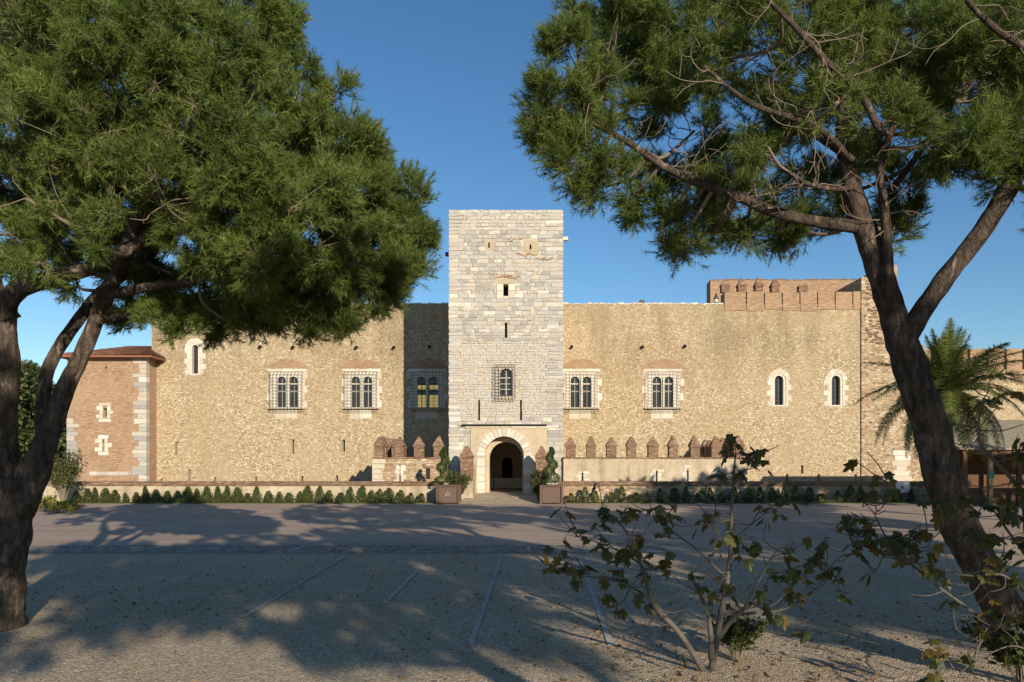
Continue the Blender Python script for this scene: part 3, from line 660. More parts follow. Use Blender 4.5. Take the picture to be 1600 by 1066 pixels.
# entrance ramp over the moat
rp = MB(); ra, rb_ = YPAR-1.15, YT-.11
rp.add([(PX(712,ra),ra,.006),(PX(866,ra),ra,.006),(TX(850),rb_,GZ),(TX(738),rb_,GZ),(PX(712,ra),ra,-.6),(PX(866,ra),ra,-.6),(TX(850),rb_,-.6),(TX(738),rb_,-.6)], [(0,1,2,3),(0,4,5,1),(1,5,6,2),(3,2,6,7),(0,3,7,4),(4,7,6,5)])
rpo = meta(rp.build('entrance_ramp', 'render_grey'), kind='structure')
YP = 45.6
for sgn, pp, lab in ((-1, 729.5, 'brick gate pier with pyramid cap and low splayed wall, nearer the crested planter'), (1, 846, 'brick gate pier with pyramid cap casting its shadow on the gate jamb')):
    g_ = root('gate_pier', (PX(pp, YP), YP, 0), lab, 'gate pier', 'piers flanking the entrance ramp')
    x = PX(pp, YP); xg = TX(757.5)-.62 if sgn < 0 else TX(818.5)+.75
    b = MB(); ox = sgn*.42
    if sgn < 0: x0a, x0b, x1a, x1b = x-.42, x+.42, xg-.75, xg+.05
    else: x0a, x0b, x1a, x1b = x-.3, x+.42, xg-.0, xg+.8
    zt0, zt1 = PZ(752, YP), TZ(722)
    y0_, y1_ = YP-.45, YT-.11
    b.add([(x0a,y0_,-1),(x0b,y0_,-1),(x1b,y1_,-1),(x1a,y1_,-1),(x0a,y0_,zt0),(x0b,y0_,zt0),(x1b,y1_,zt1),(x1a,y1_,zt1)], [(0,1,5,4),(1,2,6,5),(2,3,7,6),(3,0,4,7),(4,5,6,7)]); b.build('splay_wall', 'render_grey', g_)
    brick_pier(g_, x, YP, .72, .72, zt0-.3, PZ(715.5, YP), PZ(697.5, YP), 'redbrick', .06, 'pier', 'cap')

# ------------------------------------------------------------------ barbican walls with merlons
BX = lambda p_: PX(p_, YB)
BZ = lambda p_: PZ(p_, YB)
def barbican(label, xa_, xb_, xr, wallmat, merl, inward, extra):
    rt = root('barbican_wall', ((xa_+xb_)/2, YB, MOAT), label, 'wall', 'crenellated walls either side of the gate'); zt = BZ(717)
    holes = extra(None)
    b = MB(); shell(b, xa_, xb_, YB, YB+.8, MOAT, zt, holes); b.build('front_wall', wallmat, rt)
    b = MB(); x0, x1 = (xr, xr+.8) if inward > 0 else (xr-.8, xr); b.box(x0, x1, YB+.801, YW-.002, MOAT, zt-.01); b.build('return_wall', wallmat, rt)
    b = MB(); x = xa_
    while x < xb_-.02: d = random.uniform(.25, .4); e = min(x+d, xb_); b.stone(x, e-.015, zt+.003, zt+.09+random.uniform(-.01, .02), YB-.05, .9, .015, random.random()); x = e
    b.build('coping', 'redbrick', rt)
    for p_ in merl: brick_pier(rt, BX(p_)+random.uniform(-.02, .02), YB+.36, .6, .58, zt+.05, BZ(698+random.uniform(-.7, .7)), BZ(681.5+random.uniform(-1, 1)))
    y = YB+1.4
    while y < YW-.6: brick_pier(rt, (x0+x1)/2, y, .6, .64, zt-.02, BZ(698), BZ(681.5)); y += 1.25
    extra(rt); return rt
def lx(rt):
    h = [(BX(665), BX(672), BZ(749), BZ(732)), (BX(623.8), BX(626), BZ(757), BZ(742))]
    if rt is None: return h
    wn_ = recess('window', rt, *h[0], YB, .4, 'plaster')
    stones_on(wn_, [(h[0][0]-.2, h[0][1]+.2, h[0][3]+.01, h[0][3]+.14, YB-.03, .2)], 'redbrick', 'lintel')
    b = MB()
    for k in range(1, 4): x = h[0][0]+(h[0][1]-h[0][0])*k/4; b.box(x-.015, x+.015, YB+.1, YB+.13, h[0][2], h[0][3])
    for k in range(1, 4): z = h[0][2]+(h[0][3]-h[0][2])*k/4; b.box(h[0][0], h[0][1], YB+.07, YB+.098, z-.015, z+.015)
    b.build('grille', 'iron', wn_)
    s_ = recess('arrow_slit', rt, *h[1], YB, .5, 'plaster'); stones_on(s_, toothed(h[1][0], h[1][1], BZ(757), BZ(727), YB-.03, .15, 4, .18, .34))
    for i in range(5): stones_on(rt, [(BX(582)-.03, BX(582)+random.uniform(.5, .85), BZ(757)+i*.33, BZ(757)+i*.33+.31, YB-.04, .2)], 'white_stone', 'quoin')
def rx(rt):
    h = [(BX(p_)-.05, BX(p_)+.05, BZ(758), BZ(736+q_)) for p_, q_ in ((910, 3), (1026, 0), (1074.5, -2), (1158, 3))]
    if rt is None: return h
    for k, q_ in enumerate(h):
        s_ = recess('arrow_slit', rt, *q_, YB, .5, 'plaster'); stones_on(s_, toothed(q_[0], q_[1], BZ(757), q_[3]+.1, YB-.03, .15, 4, .24, .34))
        if k == 2: stones_on(s_, [(q_[0]-.2, q_[1]+.2, q_[3]+.11, q_[3]+.3, YB-.03, .15)])
barbican('crenellated rubble wall with small barred window, in the tower\'s shadow', BX(582), tx0-.002, BX(582), 'rubble', (592, 623, 654, 685), 1, lx)
barbican('crenellated plastered wall with white-stone loopholes on the sunlit side', tx1+.002, BX(1165), BX(1165), 'render_grey', (893, 924, 955.5, 987.5, 1021, 1053, 1087, 1120, 1155), -1, rx)

# ------------------------------------------------------------------ moat parapets
YQ = YPAR
def parapet(label, x0, x1, mat, zt=PZ(759.5, YQ)):
    rt = root('moat_parapet', ((x0+x1)/2, YQ, 0), label, 'wall', 'low parapets along the moat')
    b = MB(); b.box(x0, x1, YQ, YQ+.5, -.3, zt); b.build('wall', mat, rt)
    x = x0; n_ = 0; st = MB()
    while x < x1-.02:                                          # bricks on edge along the top
        d = .13; e = min(x+d, x1); st.stone(x, e-.012, zt+.003, PZ(752.5, YQ)+random.uniform(-.012, .015), YQ-.05-random.uniform(0, .012), .62, .012, random.random(), .004); x = e
    meta(st.build('brick_coping', 'redbrick', rt), kind='stuff'); return rt
pa = parapet('low grey rendered parapet with brick coping, on the brick tower side of the gate', -31, PX(692, YQ), 'render_grey')
pb = parapet('low rubble and brick parapet with brick coping below the plastered crenellated wall', PX(872, YQ), 24.6, 'rubble')
sg = root('sign_box', (PX(1408.5, YQ), YQ, PZ(770, YQ)), 'white box sign with a red disc fixed to the rubble parapet', 'sign')
b = MB(); b.box(PX(1398, YQ), PX(1419, YQ), YQ-.2, YQ-.055, PZ(770, YQ), PZ(752.5, YQ)); b.build('panel', 'white_paint', sg)
b = MB(); c_ = P(1410, 762, YQ-.206); b.add([c_]+[c_+Vector((.09*math.cos(t), 0, .1*math.sin(t))) for t in np.linspace(0, 2*math.pi, 15)[:-1]], [(0, 1+i, 1+(i+1) % 14) for i in range(14)]); b.build('red_disc', 'red_paint', sg)

# ------------------------------------------------------------------ foliage helpers
def rand_dirs(n):
    d = rng.normal(size=(n, 3)); return d/np.linalg.norm(d, axis=1, keepdims=True)
def unit(a): return a/np.maximum(np.linalg.norm(a, axis=-1, keepdims=True), 1e-9)
def leaves(p, axis, L, W, tone, curl=.15):
    """kite-shaped leaf faces: p base (n,3), axis (n,3)"""
    n_ = len(p); a = unit(axis); s = unit(np.cross(a, rand_dirs(n_))); u_ = np.cross(s, a)
    L = np.broadcast_to(L, (n_,))[:, None]; W = np.broadcast_to(W, (n_,))[:, None]
    V = np.stack([p, p+a*L*.45+s*W*.5+u_*L*curl, p+a*L, p+a*L*.45-s*W*.5+u_*L*curl], 1)
    return V.reshape(-1, 3), np.repeat(tone, 4)
def shrub_mesh(name, fn, n_, L, W, mat):
    p, ax = fn(n_); t = np.clip(rng.normal(.5, .22, n_), 0, 1)
    V, T = leaves(p, ax, L*rng.uniform(.6, 1.3, n_), W*rng.uniform(.7, 1.2, n_), t); return npmesh(name, V, 4, mat, T)
# hedge of young cypresses
def cone(n_):
    h = rng.uniform(0, 1, n_)**1.25; th = rng.uniform(0, 2*np.pi, n_); lump = 1+.22*np.sin(th*3+h*9+rng.uniform(0, 6))+.12*np.sin(th*5-h*17)
    r = (.30*(1-h)**.75*np.minimum(1, (h+.1)*4)+.03)*lump*np.sqrt(rng.uniform(.25, 1, n_))
    p = np.stack([r*np.cos(th), r*np.sin(th), .04+h*.74], 1)
    ax = np.stack([np.cos(th)*.6, np.sin(th)*.6, .9+0*h], 1)+rng.normal(0, .35, (n_, 3)); return p, ax
hm = [shrub_mesh('hedge_shrub', cone, 1100, .075, .032, 'cypress') for _ in range(5)]
def hedge(pxs, label, group):
    for p_ in pxs:
        Y = YPAR-.55+random.uniform(-.05, .05)
        o = link('hedge_shrub', random.choice(hm), None, (PX(p_, Y), Y, .04), (random.uniform(-.08, .08), random.uniform(-.08, .08), random.uniform(0, 6)), (random.uniform(.75, 1.3), random.uniform(.75, 1.3), random.uniform(.65, 1.25)))
        meta(o, label, 'shrub', group)
hedge([118+15.9*i+random.uniform(-2.5, 2.5) for i in range(35)], 'small clipped conifer in the row before the grey rendered parapet', 'young conifers along the rendered parapet')
hedge([894+19.6*i+random.uniform(-3, 3) for i in range(28)], 'small clipped conifer in the row before the rubble and brick parapet', 'young conifers along the rubble parapet')

# planters with spiral topiary
def planter(pxc, Y, label, crest):
    x = PX(pxc, Y); hw, hh = .61, 1.1; rt = root('planter', (x, Y, 0), label, 'planter', 'rusty steel planters at the gate')
    b = MB(); b.box(x-hw+.05, x+hw-.05, Y-hw+.05, Y+hw-.05, .06, hh-.06); b.build('box', 'corten', rt)
    for sx in (-1, 1):
        for sy in (-1, 1):
            b = MB(); b.box(x+sx*hw-.06, x+sx*hw+.06, Y+sy*hw-.06, Y+sy*hw+.06, 0.01, hh); b.build('corner_post', 'corten', rt)
    for (nx, ny) in ((0, -1), (1, 0), (-1, 0), (0, 1)):
        b = MB(); e = hw-.1
        if nx == 0: y = Y+ny*(hw-.03); b.box(x-e, x+e, min(y, y-ny*.05), max(y, y-ny*.05), .12, hh-.1)
        else: q_ = x+nx*(hw-.03); b.box(min(q_, q_-nx*.05), max(q_, q_-nx*.05), Y-e, Y+e, .12, hh-.1)
        pn = b.build('side_panel', 'corten_panel', rt)
        if crest and (nx, ny) == (0, -1):
            c = MB(); yy = Y-hw+.02
            for s_ in (-1, 1):
                for k in range(4): c.tube([(x+s_*(.03+.035*k), yy, .52-.01*k), (x+s_*(.06+.03*k), yy, .66-.03*k), (x+s_*(.03+.035*k), yy, .50)], .012, 5)
            c.tube([(x-.06, yy, .67), (x-.03, yy, .72), (x, yy, .68), (x+.03, yy, .72), (x+.06, yy, .67)], .012, 5); c.build('crest', 'line_paint', pn)
    b = MB(); b.box(x-hw+.08, x+hw-.08, Y-hw+.08, Y+hw-.08, hh-.058, hh-.03); b.build('soil', 'soil', rt)
    for a0, a1, b0, b1 in ((-1, 1, -1, -1), (-1, 1, 1, 1), (-1, -1, -1, 1), (1, 1, -1, 1)):
        b = MB(); t = .05; b.box(x+a0*hw-(t if a0 == a1 else -.062), x+a1*hw+(t if a0 == a1 else -.062), Y+b0*hw-(t if b0 == b1 else -.062), Y+b1*hw+(t if b0 == b1 else -.062), hh-.09, hh-.002); b.build('rim', 'corten', rt)
    return x, Y, hh
def spiral(n_):
    h = rng.uniform(0, 1, n_); turns = 2.6; th0 = h*turns*2*np.pi
    th = rng.uniform(0, 2*np.pi, n_); env = .56*(1-h)**.7+.08
    d = np.cos(th-th0); r = env*(.42+.58*np.clip(d*.9+.45, 0, 1))*np.sqrt(rng.uniform(.4, 1, n_))
    p = np.stack([r*np.cos(th), r*np.sin(th), h*2.1], 1); ax = np.stack([np.cos(th), np.sin(th), .5+0*h], 1)+rng.normal(0, .4, (n_, 3)); return p, ax
tmesh = [shrub_mesh('topiary_foliage', spiral, 9000, .06, .035, 'topiary') for _ in range(2)]
for i, (pxc, lab, crest, tl, off) in enumerate(((701.5, 'rusty steel box planter with a pale crest on its side', True, 'spiral-clipped topiary in the crested planter', -8), (861, 'plain rusty steel box planter before the plastered wall', False, 'spiral-clipped topiary in the plain planter', 0))):
    x, Y, hh = planter(pxc, 42.9, lab, crest)
    x += off*Y/K
    t = root('spiral_topiary', (x, Y, hh-.03), tl, 'topiary', 'spiral topiaries')
    link('foliage', tmesh[i], t, (0, 0, .12), (0, 0, 2.2+i*1.7), (.95, .95, 1))
    b = MB(); b.tube([(x, Y, hh-.03), (x+.02, Y, hh+1), (x, Y, hh+1.9)], [.04, .03, .012], 6); b.build('stem', 'twig', t)
# loose leafy bushes beside the piers and below the left pine
def bush_mesh(name, n_stems, hgt, spread, L, W, mat, per=40):
    P_, A_ = [], []; st = MB()
    for i in range(n_stems):
        th = random.uniform(0, 6.28); tip = Vector((math.cos(th)*spread*random.uniform(.2, 1), math.sin(th)*spread*random.uniform(.2, 1), hgt*random.uniform(.65, 1)))
        b0 = Vector((math.cos(th)*.06, math.sin(th)*.06, 0)); midp = b0.lerp(tip, .5)*.9+Vector((0, 0, hgt*.08)); midp.x *= .75; midp.y *= .75
        pts = [b0, midp, tip]; st.tube(pts, [.022*hgt/2, .015*hgt/2, .004], 5)
        for k in range(per):
            t = random.uniform(.25, 1)**.7; q_ = b0*(1-t)**2+midp*2*t*(1-t)+tip*t*t; P_.append(q_+Vector([random.gauss(0, .03*hgt) for _ in range(3)])); d = (tip-midp).normalized()
            A_.append(d*.8+Vector([random.gauss(0, .6) for _ in range(3)]))
    P_ = np.array([v[:] for v in P_]); A_ = np.array([v[:] for v in A_]); nn = len(P_)
    V, T = leaves(P_, A_, L*rng.uniform(.6, 1.2, nn), W*rng.uniform(.7, 1.2, nn), np.clip(rng.normal(.5, .25, nn), 0, 1))
    return npmesh(name, V, 4, mat, T), st.mesh(name+'_stem', 'twig')
bm1 = bush_mesh('bush', 46, 1.7, .75, .15, .045, 'laurel', 60)
bm2 = bush_mesh('shrub', 60, 3.1, 1.3, .17, .06, 'laurel', 70)
bm3 = bush_mesh('ground_plant', 40, .42, .5, .09, .05, 'spurge', 26)
bm4 = bush_mesh('low_shrub', 34, .7, .5, .10, .045, 'laurel', 40)
def plant(name, ms, loc, label, cat='shrub', rz=0, scale=1, group=None, sub=('foliage', 'stems')):
    r_ = root(name, loc, label, cat, group); link(sub[0], ms[0], r_, rot=(0, 0, rz), scale=(scale,)*3); link(sub[1], ms[1], r_, rot=(0, 0, rz), scale=(scale,)*3); return r_
plant('leafy_bush', bm1, (PX(716, 43.9), 43.9, .05), 'loose leafy bush squeezed between the crested planter and gate pier', 'shrub', 0, 1.05)
plant('leafy_bush', bm1, (PX(842, 43.9), 43.9, .05), 'dark leafy bush beside the plain planter at the gate pier', 'shrub', 2, 1.1)
plant('tall_shrub', bm2, (PX(98, 41.5), 41.5, 0), 'tall loose evergreen shrub in front of the brick tower', 'shrub', 1)
for k, (p_, py_, s_) in enumerate(((66, 800, 1.2), (88, 802, 1), (110, 803, .8))):
    Y = yline(py_); plant('ground_plant', bm3, (PX(p_, Y), Y, 0), 'low yellow-green leafy plant beside the big pine\'s foot', 'plant', k*2, s_*1.5, 'yellow-green plants by the pine')
plant('low_shrub', bm4, (PX(1150, 9.2), 9.2, 0), 'low dark shrub at the foot of the fig bush', 'shrub', 0, .8)
plant('low_shrub', bm4, (PX(1600, 8.2), 8.2, 0), 'low dark shrub at the leaning pine\'s foot', 'shrub', 1, 1.1)

# ------------------------------------------------------------------ tubes for trees
def smooth_path(pts, sub=6):
    """Catmull-Rom through (Vector, radius)"""
    out = []; n_ = len(pts)
    for i in range(n_-1):
        p0, p1, p2, p3 = pts[max(i-1, 0)], pts[i], pts[i+1], pts[min(i+2, n_-1)]
        for k in range(sub):
            t = k/sub
            v = .5*((2*p1[0])+(p2[0]-p0[0])*t+(2*p0[0]-5*p1[0]+4*p2[0]-p3[0])*t*t+(3*p1[0]-p0[0]-3*p2[0]+p3[0])*t**3)
            out.append((v, p1[1]+(p2[1]-p1[1])*t))
    out.append((pts[-1][0], pts[-1][1])); return out
def limb(mb, pts, n_=14, sub=6, rough=.12):
    sp_ = smooth_path(pts, sub); b0 = len(mb.v)
    mb.tube([q_[0] for q_ in sp_], [q_[1] for q_ in sp_], n_)
    cen = [q_[0] for q_ in sp_]
    for i in range(b0, len(mb.v)):                           # knobbly outline
        k = min((i-b0)//n_, len(sp_)-1); v = Vector(mb.v[i]); d = v-cen[k]
        f = 1+rough*(noise.noise(v*2.3)+.7*noise.noise(v*6.5)+.5*noise.noise(Vector((v.x*16, v.y*16, v.z*5))))
        mb.v[i] = tuple(cen[k]+d*f)
    return sp_

def pine(name, base, label, stems, lobes, tufts_per=44, needles=28, nlen=.17, group=None, clump=.62, seed=1, hw=.0075, dm=1.0, bare=40):
    """stems: list of lists of (px,py,Y,r); lobes: (px,py,rpx,Y,density)"""
    rs = np.random.default_rng(seed); rt = root(name, base, label, 'pine tree', group)
    tb = MB(); nodes = []
    for st, segs in stems:
        sp_ = limb(tb, [(P(a, b_, Y), r*.94) for a, b_, Y, r in st], segs, 8); nodes += sp_[len(sp_)//3:]
    tb.build('trunk', 'bark', rt, smooth=True)
    br = MB(); thin = [q_ for q_ in nodes if q_[1] < .085]
    for _ in range(bare):                                    # crooked bare twigs on the inner limbs
        q_, r_ = thin[int(rs.integers(len(thin)))]; d = Vector((rs.normal(), rs.normal()-.5, rs.normal()*.7)).normalized(); pts = [(q_, .009)]; L_ = rs.uniform(.10, .26)
        for k in range(4):
            d = (d+Vector((rs.normal(0, .45), rs.normal(0, .45), rs.normal(.05, .45)))).normalized(); pts.append((pts[-1][0]+d*L_, .0075-.0014*k))
            if k in (1, 2):
                e = (d+Vector((rs.normal(0, .8), rs.normal(0, .8), rs.normal(0, .8)))).normalized(); m0 = pts[-1][0]; limb(br, [(m0, .005), (m0+e*L_*.7, .0045), (m0+e*L_*1.2+Vector((0, 0, rs.normal(0, .06))), .003)], 4, 3, 0)
        limb(br, pts, 5, 3, 0)
    pass; tp, ta, tt, tw_c = [], [], [], []
    NV = np.array([q_[0][:] for q_ in nodes]); 
    for (a, b_, rp, Y, dens) in lobes:
        c = np.array(P(a, b_, Y)[:]); rad = rp*Y/K
        d2 = np.linalg.norm(NV-c, axis=1)+.6*np.maximum(0, NV[:, 2]-c[2]); j = int(np.argmin(d2)); s0 = Vector(NV[j]); cc = Vector(c)
        L_ = (cc-s0).length; path = []
        if L_ > .3:
            sag = Vector((rs.normal(0, .1), rs.normal(0, .1), -.08))*L_
            pts = [(s0, min(nodes[j][1]*.6, .022+.012*L_)), (s0.lerp(cc, .5)+sag, .018+.008*L_), (cc, .016)]
            path = limb(br, pts, 6, 5, .1)
        path = [q_[0] for q_ in path] or [s0, cc]
        ncl = max(3, int(dm*dens*5.2*(rad/clump)**2))
        dirs = rs.normal(size=(ncl, 3)); dirs /= np.linalg.norm(dirs, axis=1, keepdims=True); dirs[:, 2] = dirs[:, 2]*.85+.12
        rr = rad*np.where(rs.uniform(size=ncl) < .78, rs.uniform(.74, .9, ncl), rs.uniform(.2, .7, ncl))
        cl = c+dirs*rr[:, None]
        for q_, dr in zip(cl, dirs):
            qv = Vector(q_); src = path[int(rs.integers(len(path)//2, len(path)))]
            mid_ = src.lerp(qv, .5)+Vector((rs.normal(0, .1), rs.normal(0, .1), -.1))*rad*.6
            mid_ += Vector((rs.normal(0, .16), rs.normal(0, .16), rs.normal(0, .16)))*rad*.6; limb(br, [(src, .009), (src.lerp(mid_, .5)+Vector((rs.normal(0, .1), rs.normal(0, .1), rs.normal(0, .1)))*rad*.4, .008), (mid_, .007), (qv, .004)], 4, 3, 0)
            nt_ = int(tufts_per*rs.uniform(.7, 1.3)); rc = clump*rs.uniform(.45, .8)
            td = rs.normal(size=(nt_, 3))+dr*.7+np.array([0, 0, .35]); td /= np.linalg.norm(td, axis=1, keepdims=True)
            pp = q_+td*rc*rs.uniform(.35, 1, nt_)[:, None]
            ax = td+dr*.5+np.array([0, 0, .25])+rs.normal(0, .25, (nt_, 3)); ax /= np.linalg.norm(ax, axis=1, keepdims=True)
            tp.append(pp); ta.append(ax); tw_c.append(np.repeat(q_[None], nt_, 0)); base_t = rs.uniform(.25, .6)
            tt.append(np.clip(base_t+rs.normal(0, .16, nt_), 0, 1))
    tp, ta, tt, tc = map(np.concatenate, (tp, ta, tt, tw_c)); T = len(tp)
    off = np.array(base)
    # twiglets
    s = unit(np.cross(tp-tc, rs.normal(size=(T, 3))))*.006
    tv = np.stack([tc-s-off, tc+s-off, tp-off], 1).reshape(-1, 3)
    br.build('branches', 'twig', rt, smooth=True)
    link('twigs', npmesh('twigs', tv, 3, 'twig'), rt)
    n_ = needles
    a = np.repeat(ta, n_, 0); p = np.repeat(tp, n_, 0); tn = np.repeat(tt, n_)
    perp = unit(np.cross(a, rs.normal(size=a.shape))); th = rs.uniform(.1, 1.35, len(a))[:, None]**1.0
    d = a*np.cos(th)+perp*np.sin(th); b0 = p-a*rs.uniform(-.03, .16, len(a))[:, None]
    ln_ = nlen*rs.uniform(.7, 1.15, len(a))[:, None]; wv = unit(np.cross(d, rs.normal(size=a.shape)))*hw
    V = np.stack([b0-wv-off, b0+wv-off, b0+d*ln_-off], 1).reshape(-1, 3)
    link('crown', npmesh('crown', V, 3, 'needle', np.repeat(np.clip(tn+rs.normal(0, .08, len(tn)), 0, 1), 3)), rt)
    return rt

# left pine: two thick stems from one foot
YA = 11.0; FS = 11.0/14.0
Ls = [([(-14,990,YA,.74),(-9,958,YA,.60),(-2,900,YA,.53),(12,810,YA,.50),(24,745,YA,.46)], 48),
      ([(6,810,YA,.4),(4,720,YA,.33),(4,640,YA-.1,.30),(8,560,YA-.2,.29),(4,490,YA-.3,.27),(30,452,YA-.4,.22),(90,434,YA-.5,.17),(150,415,YA-.6,.15),(215,380,YA-.8,.12),(290,330,YA-1,.07),(350,280,YA-1.2,.04)], 28),
      ([(12,500,YA-.3,.26),(-20,430,YA-.5,.22),(-50,340,YA-.6,.18),(-70,220,YA-.8,.12),(-80,80,YA-1,.06)], 20),
      ([(24,800,YA,.4),(54,735,YA,.32),(76,680,YA+.1,.25),(102,608,YA+.2,.20),(132,545,YA+.3,.19),(162,470,YA+.4,.18),(190,410,YA+.5,.165),(225,320,YA+.6,.18),(250,220,YA+.6,.13),(265,100,YA+.5,.08),(270,0,YA+.4,.05)], 30),
      ([(72,700,YA+.1,.19),(66,640,YA+.3,.16),(76,575,YA+.5,.145),(108,520,YA+.7,.14),(160,455,YA+1,.14),(230,400,YA+1.6,.14),(300,330,YA+2,.09),(360,250,YA+2.3,.05)], 20),
      ([(152,498,YA+.4,.13),(215,488,YA+.5,.125),(270,484,YA+.6,.11),(335,470,YA+.8,.09),(420,440,YA+.9,.06),(500,400,YA+1,.035)], 16),
      ([(166,462,YA+.4,.12),(240,447,YA+.1,.11),(310,435,YA-.2,.09),(400,390,YA-.4,.06),(480,330,YA-.5,.035)], 16),
      ([(210,390,YA+.5,.14),(290,310,YA+.3,.11),(380,240,YA+.2,.08),(450,170,YA,.05)], 14)]
Ll = [(250,200,150,14,.35),(420,310,120,14.2,.4),(120,140,150,14,.35),(330,90,110,14,.4),(560,390,70,14,.5),(395,50,74,14,1),(448,165,72,14,1),(515,232,66,14,1),(556,320,72,14.4,1),(612,326,62,14.6,1.1),(600,405,66,14.5,1.1),(568,455,58,14.4,1.1),(515,492,42,14.2,1.1),(450,450,68,14,1),(380,478,52,13.8,1),(640,380,34,14.6,1),(545,505,30,14.4,1),
      (320,120,105,11.6,.9),(205,70,110,11.4,.9),(350,255,100,11.8,.9),(450,330,95,12.2,1),(255,320,95,11.8,.8),(120,190,105,11.4,.7),(60,70,105,11.6,.8),(40,310,75,11.8,.6),(400,395,75,12.4,1),(500,400,75,13,1),(165,390,42,12,.6),(330,380,70,12.6,.9),
      (300,110,110,16.5,.7),(480,300,85,16.5,.9),(420,400,75,16.8,.9),(240,425,50,16.8,.7),(350,230,95,17,.7),(100,120,110,16.5,.7),(480,460,55,16.5,1),(320,490,38,16,1),(250,495,32,15.5,.9),(200,500,26,15.2,.8),(345,515,26,15,.9),(120,440,26,15.5,.5),
      (560,260,50,15.8,1),(520,150,28,14.5,1),(430,30,45,14.5,1),
      (220,10,100,13,.7),(350,-10,70,14,.9),(20,10,110,13.5,.7),(-140,80,140,13.5,.6),(-150,280,110,13.5,.6),(-260,160,120,14.5,.5),(110,0,90,15,.6),(30,225,80,13.5,.8),(100,290,70,14.5,.8),(150,340,56,15.5,.8),(30,365,44,15,.8),(90,370,48,14.8,.8),(140,250,80,13,.7),(300,500,38,14.6,1),(250,508,28,14.4,1),(400,505,38,14.4,1),(470,508,34,14.4,1),(210,492,28,14.8,.9),(350,500,36,14,1),(430,475,50,14.8,1),(610,460,36,14.6,1),(60,385,50,16,1),(130,395,48,16.4,1),(200,430,42,16.6,1),(265,455,40,16.6,1),(100,330,62,16,1),(20,300,60,15.6,1),(330,450,46,16.4,1),(200,330,75,16.4,.9),(60,180,90,15.6,.8),(300,330,80,15.6,.9),(180,250,90,15.8,.8),(585,380,60,15.6,1),(540,440,52,15.6,1),(640,350,40,14.2,1.2),(500,200,50,14.8,1),(560,240,40,14.3,1.2),(625,420,44,14.3,1.2),(470,110,36,14.2,1.2),(180,420,36,14.6,.7),(20,430,30,12.6,.5),(60,410,36,12.2,.6)]
Ls = [([(a, b_, YA+(Y-YA)*FS, r_*FS*.87) for a, b_, Y, r_ in st], sg_) for st, sg_ in Ls]; Ll = [(a, b_, rp_, Y*FS, d_) for a, b_, rp_, Y, d_ in Ll]
pl = pine('umbrella_pine', (PX(-14, YA), YA, 0), 'massive dense-crowned pine with thick twin stems beside the brick tower', Ls, Ll, 44, 27, .108, None, .44, 3, .0050, 1.52, 12)

# right pine: leaning trunk, forked
YC = 9.8
Rs = [([(1600,1020,YC,.36),(1580,975,YC,.27),(1540,900,YC,.245),(1498,820,YC,.24),(1473,745,YC,.24),(1453,665,YC,.235),(1431,600,YC,.225),(1414,550,YC,.215),(1404,510,YC,.205)], 44),
      ([(1414,550,YC,.2),(1396,490,YC,.185),(1376,430,YC,.17),(1355,370,YC,.158),(1336,310,YC,.14),(1322,250,YC,.115),(1318,180,YC+.1,.095),(1330,90,YC+.2,.09),(1345,-10,YC+.3,.06)], 30),
      ([(1412,535,YC,.16),(1438,490,YC-.1,.14),(1470,444,YC-.2,.125),(1505,400,YC-.3,.12),(1540,352,YC-.4,.12),(1572,300,YC-.5,.12),(1605,240,YC-.6,.11),(1640,150,YC-.7,.10),(1660,40,YC-.8,.06)], 26),
      ([(1394,485,YC-.15,.075),(1389,430,YC-.2,.07),(1386,380,YC-.22,.066),(1382,320,YC-.25,.06),(1376,260,YC-.3,.05),(1400,180,YC-.4,.045),(1420,90,YC-.5,.03)], 16),
      ([(1350,356,YC,.095),(1310,351,YC-.05,.082),(1262,344,YC-.1,.078),(1205,330,YC-.1,.074),(1150,306,YC-.1,.068),(1095,287,YC,.06),(1040,262,YC+.1,.06),(985,225,YC+.2,.045),(920,190,YC+.3,.025)], 16),
      ([(1372,200,YC-.9,.05),(1340,140,YC-1.1,.045),(1290,95,YC-1.3,.04),(1245,45,YC-1.4,.035),(1200,0,YC-1.5,.03)], 10),
      ([(1330,250,YC-.4,.05),(1285,205,YC-.8,.042),(1230,182,YC-1.1,.036),(1170,160,YC-1.3,.03),(1100,105,YC-1.4,.02)], 10),
      ([(1340,292,YC,.045),(1300,295,YC-.4,.035),(1255,285,YC-.7,.03),(1235,270,YC-.8,.02)], 8),
      ([(1390,300,YC+.1,.05),(1420,262,YC+.2,.045),(1450,220,YC+.3,.04),(1490,160,YC+.4,.03)], 10),
      ([(1640,110,YC-1,.06),(1600,75,YC-1.2,.05),(1555,45,YC-1.4,.04),(1510,0,YC-1.5,.03)], 10),
      ([(1325,240,YC,.09),(1250,190,YC+.4,.07),(1160,130,YC+.7,.05),(1060,80,YC+.8,.03)], 12)]
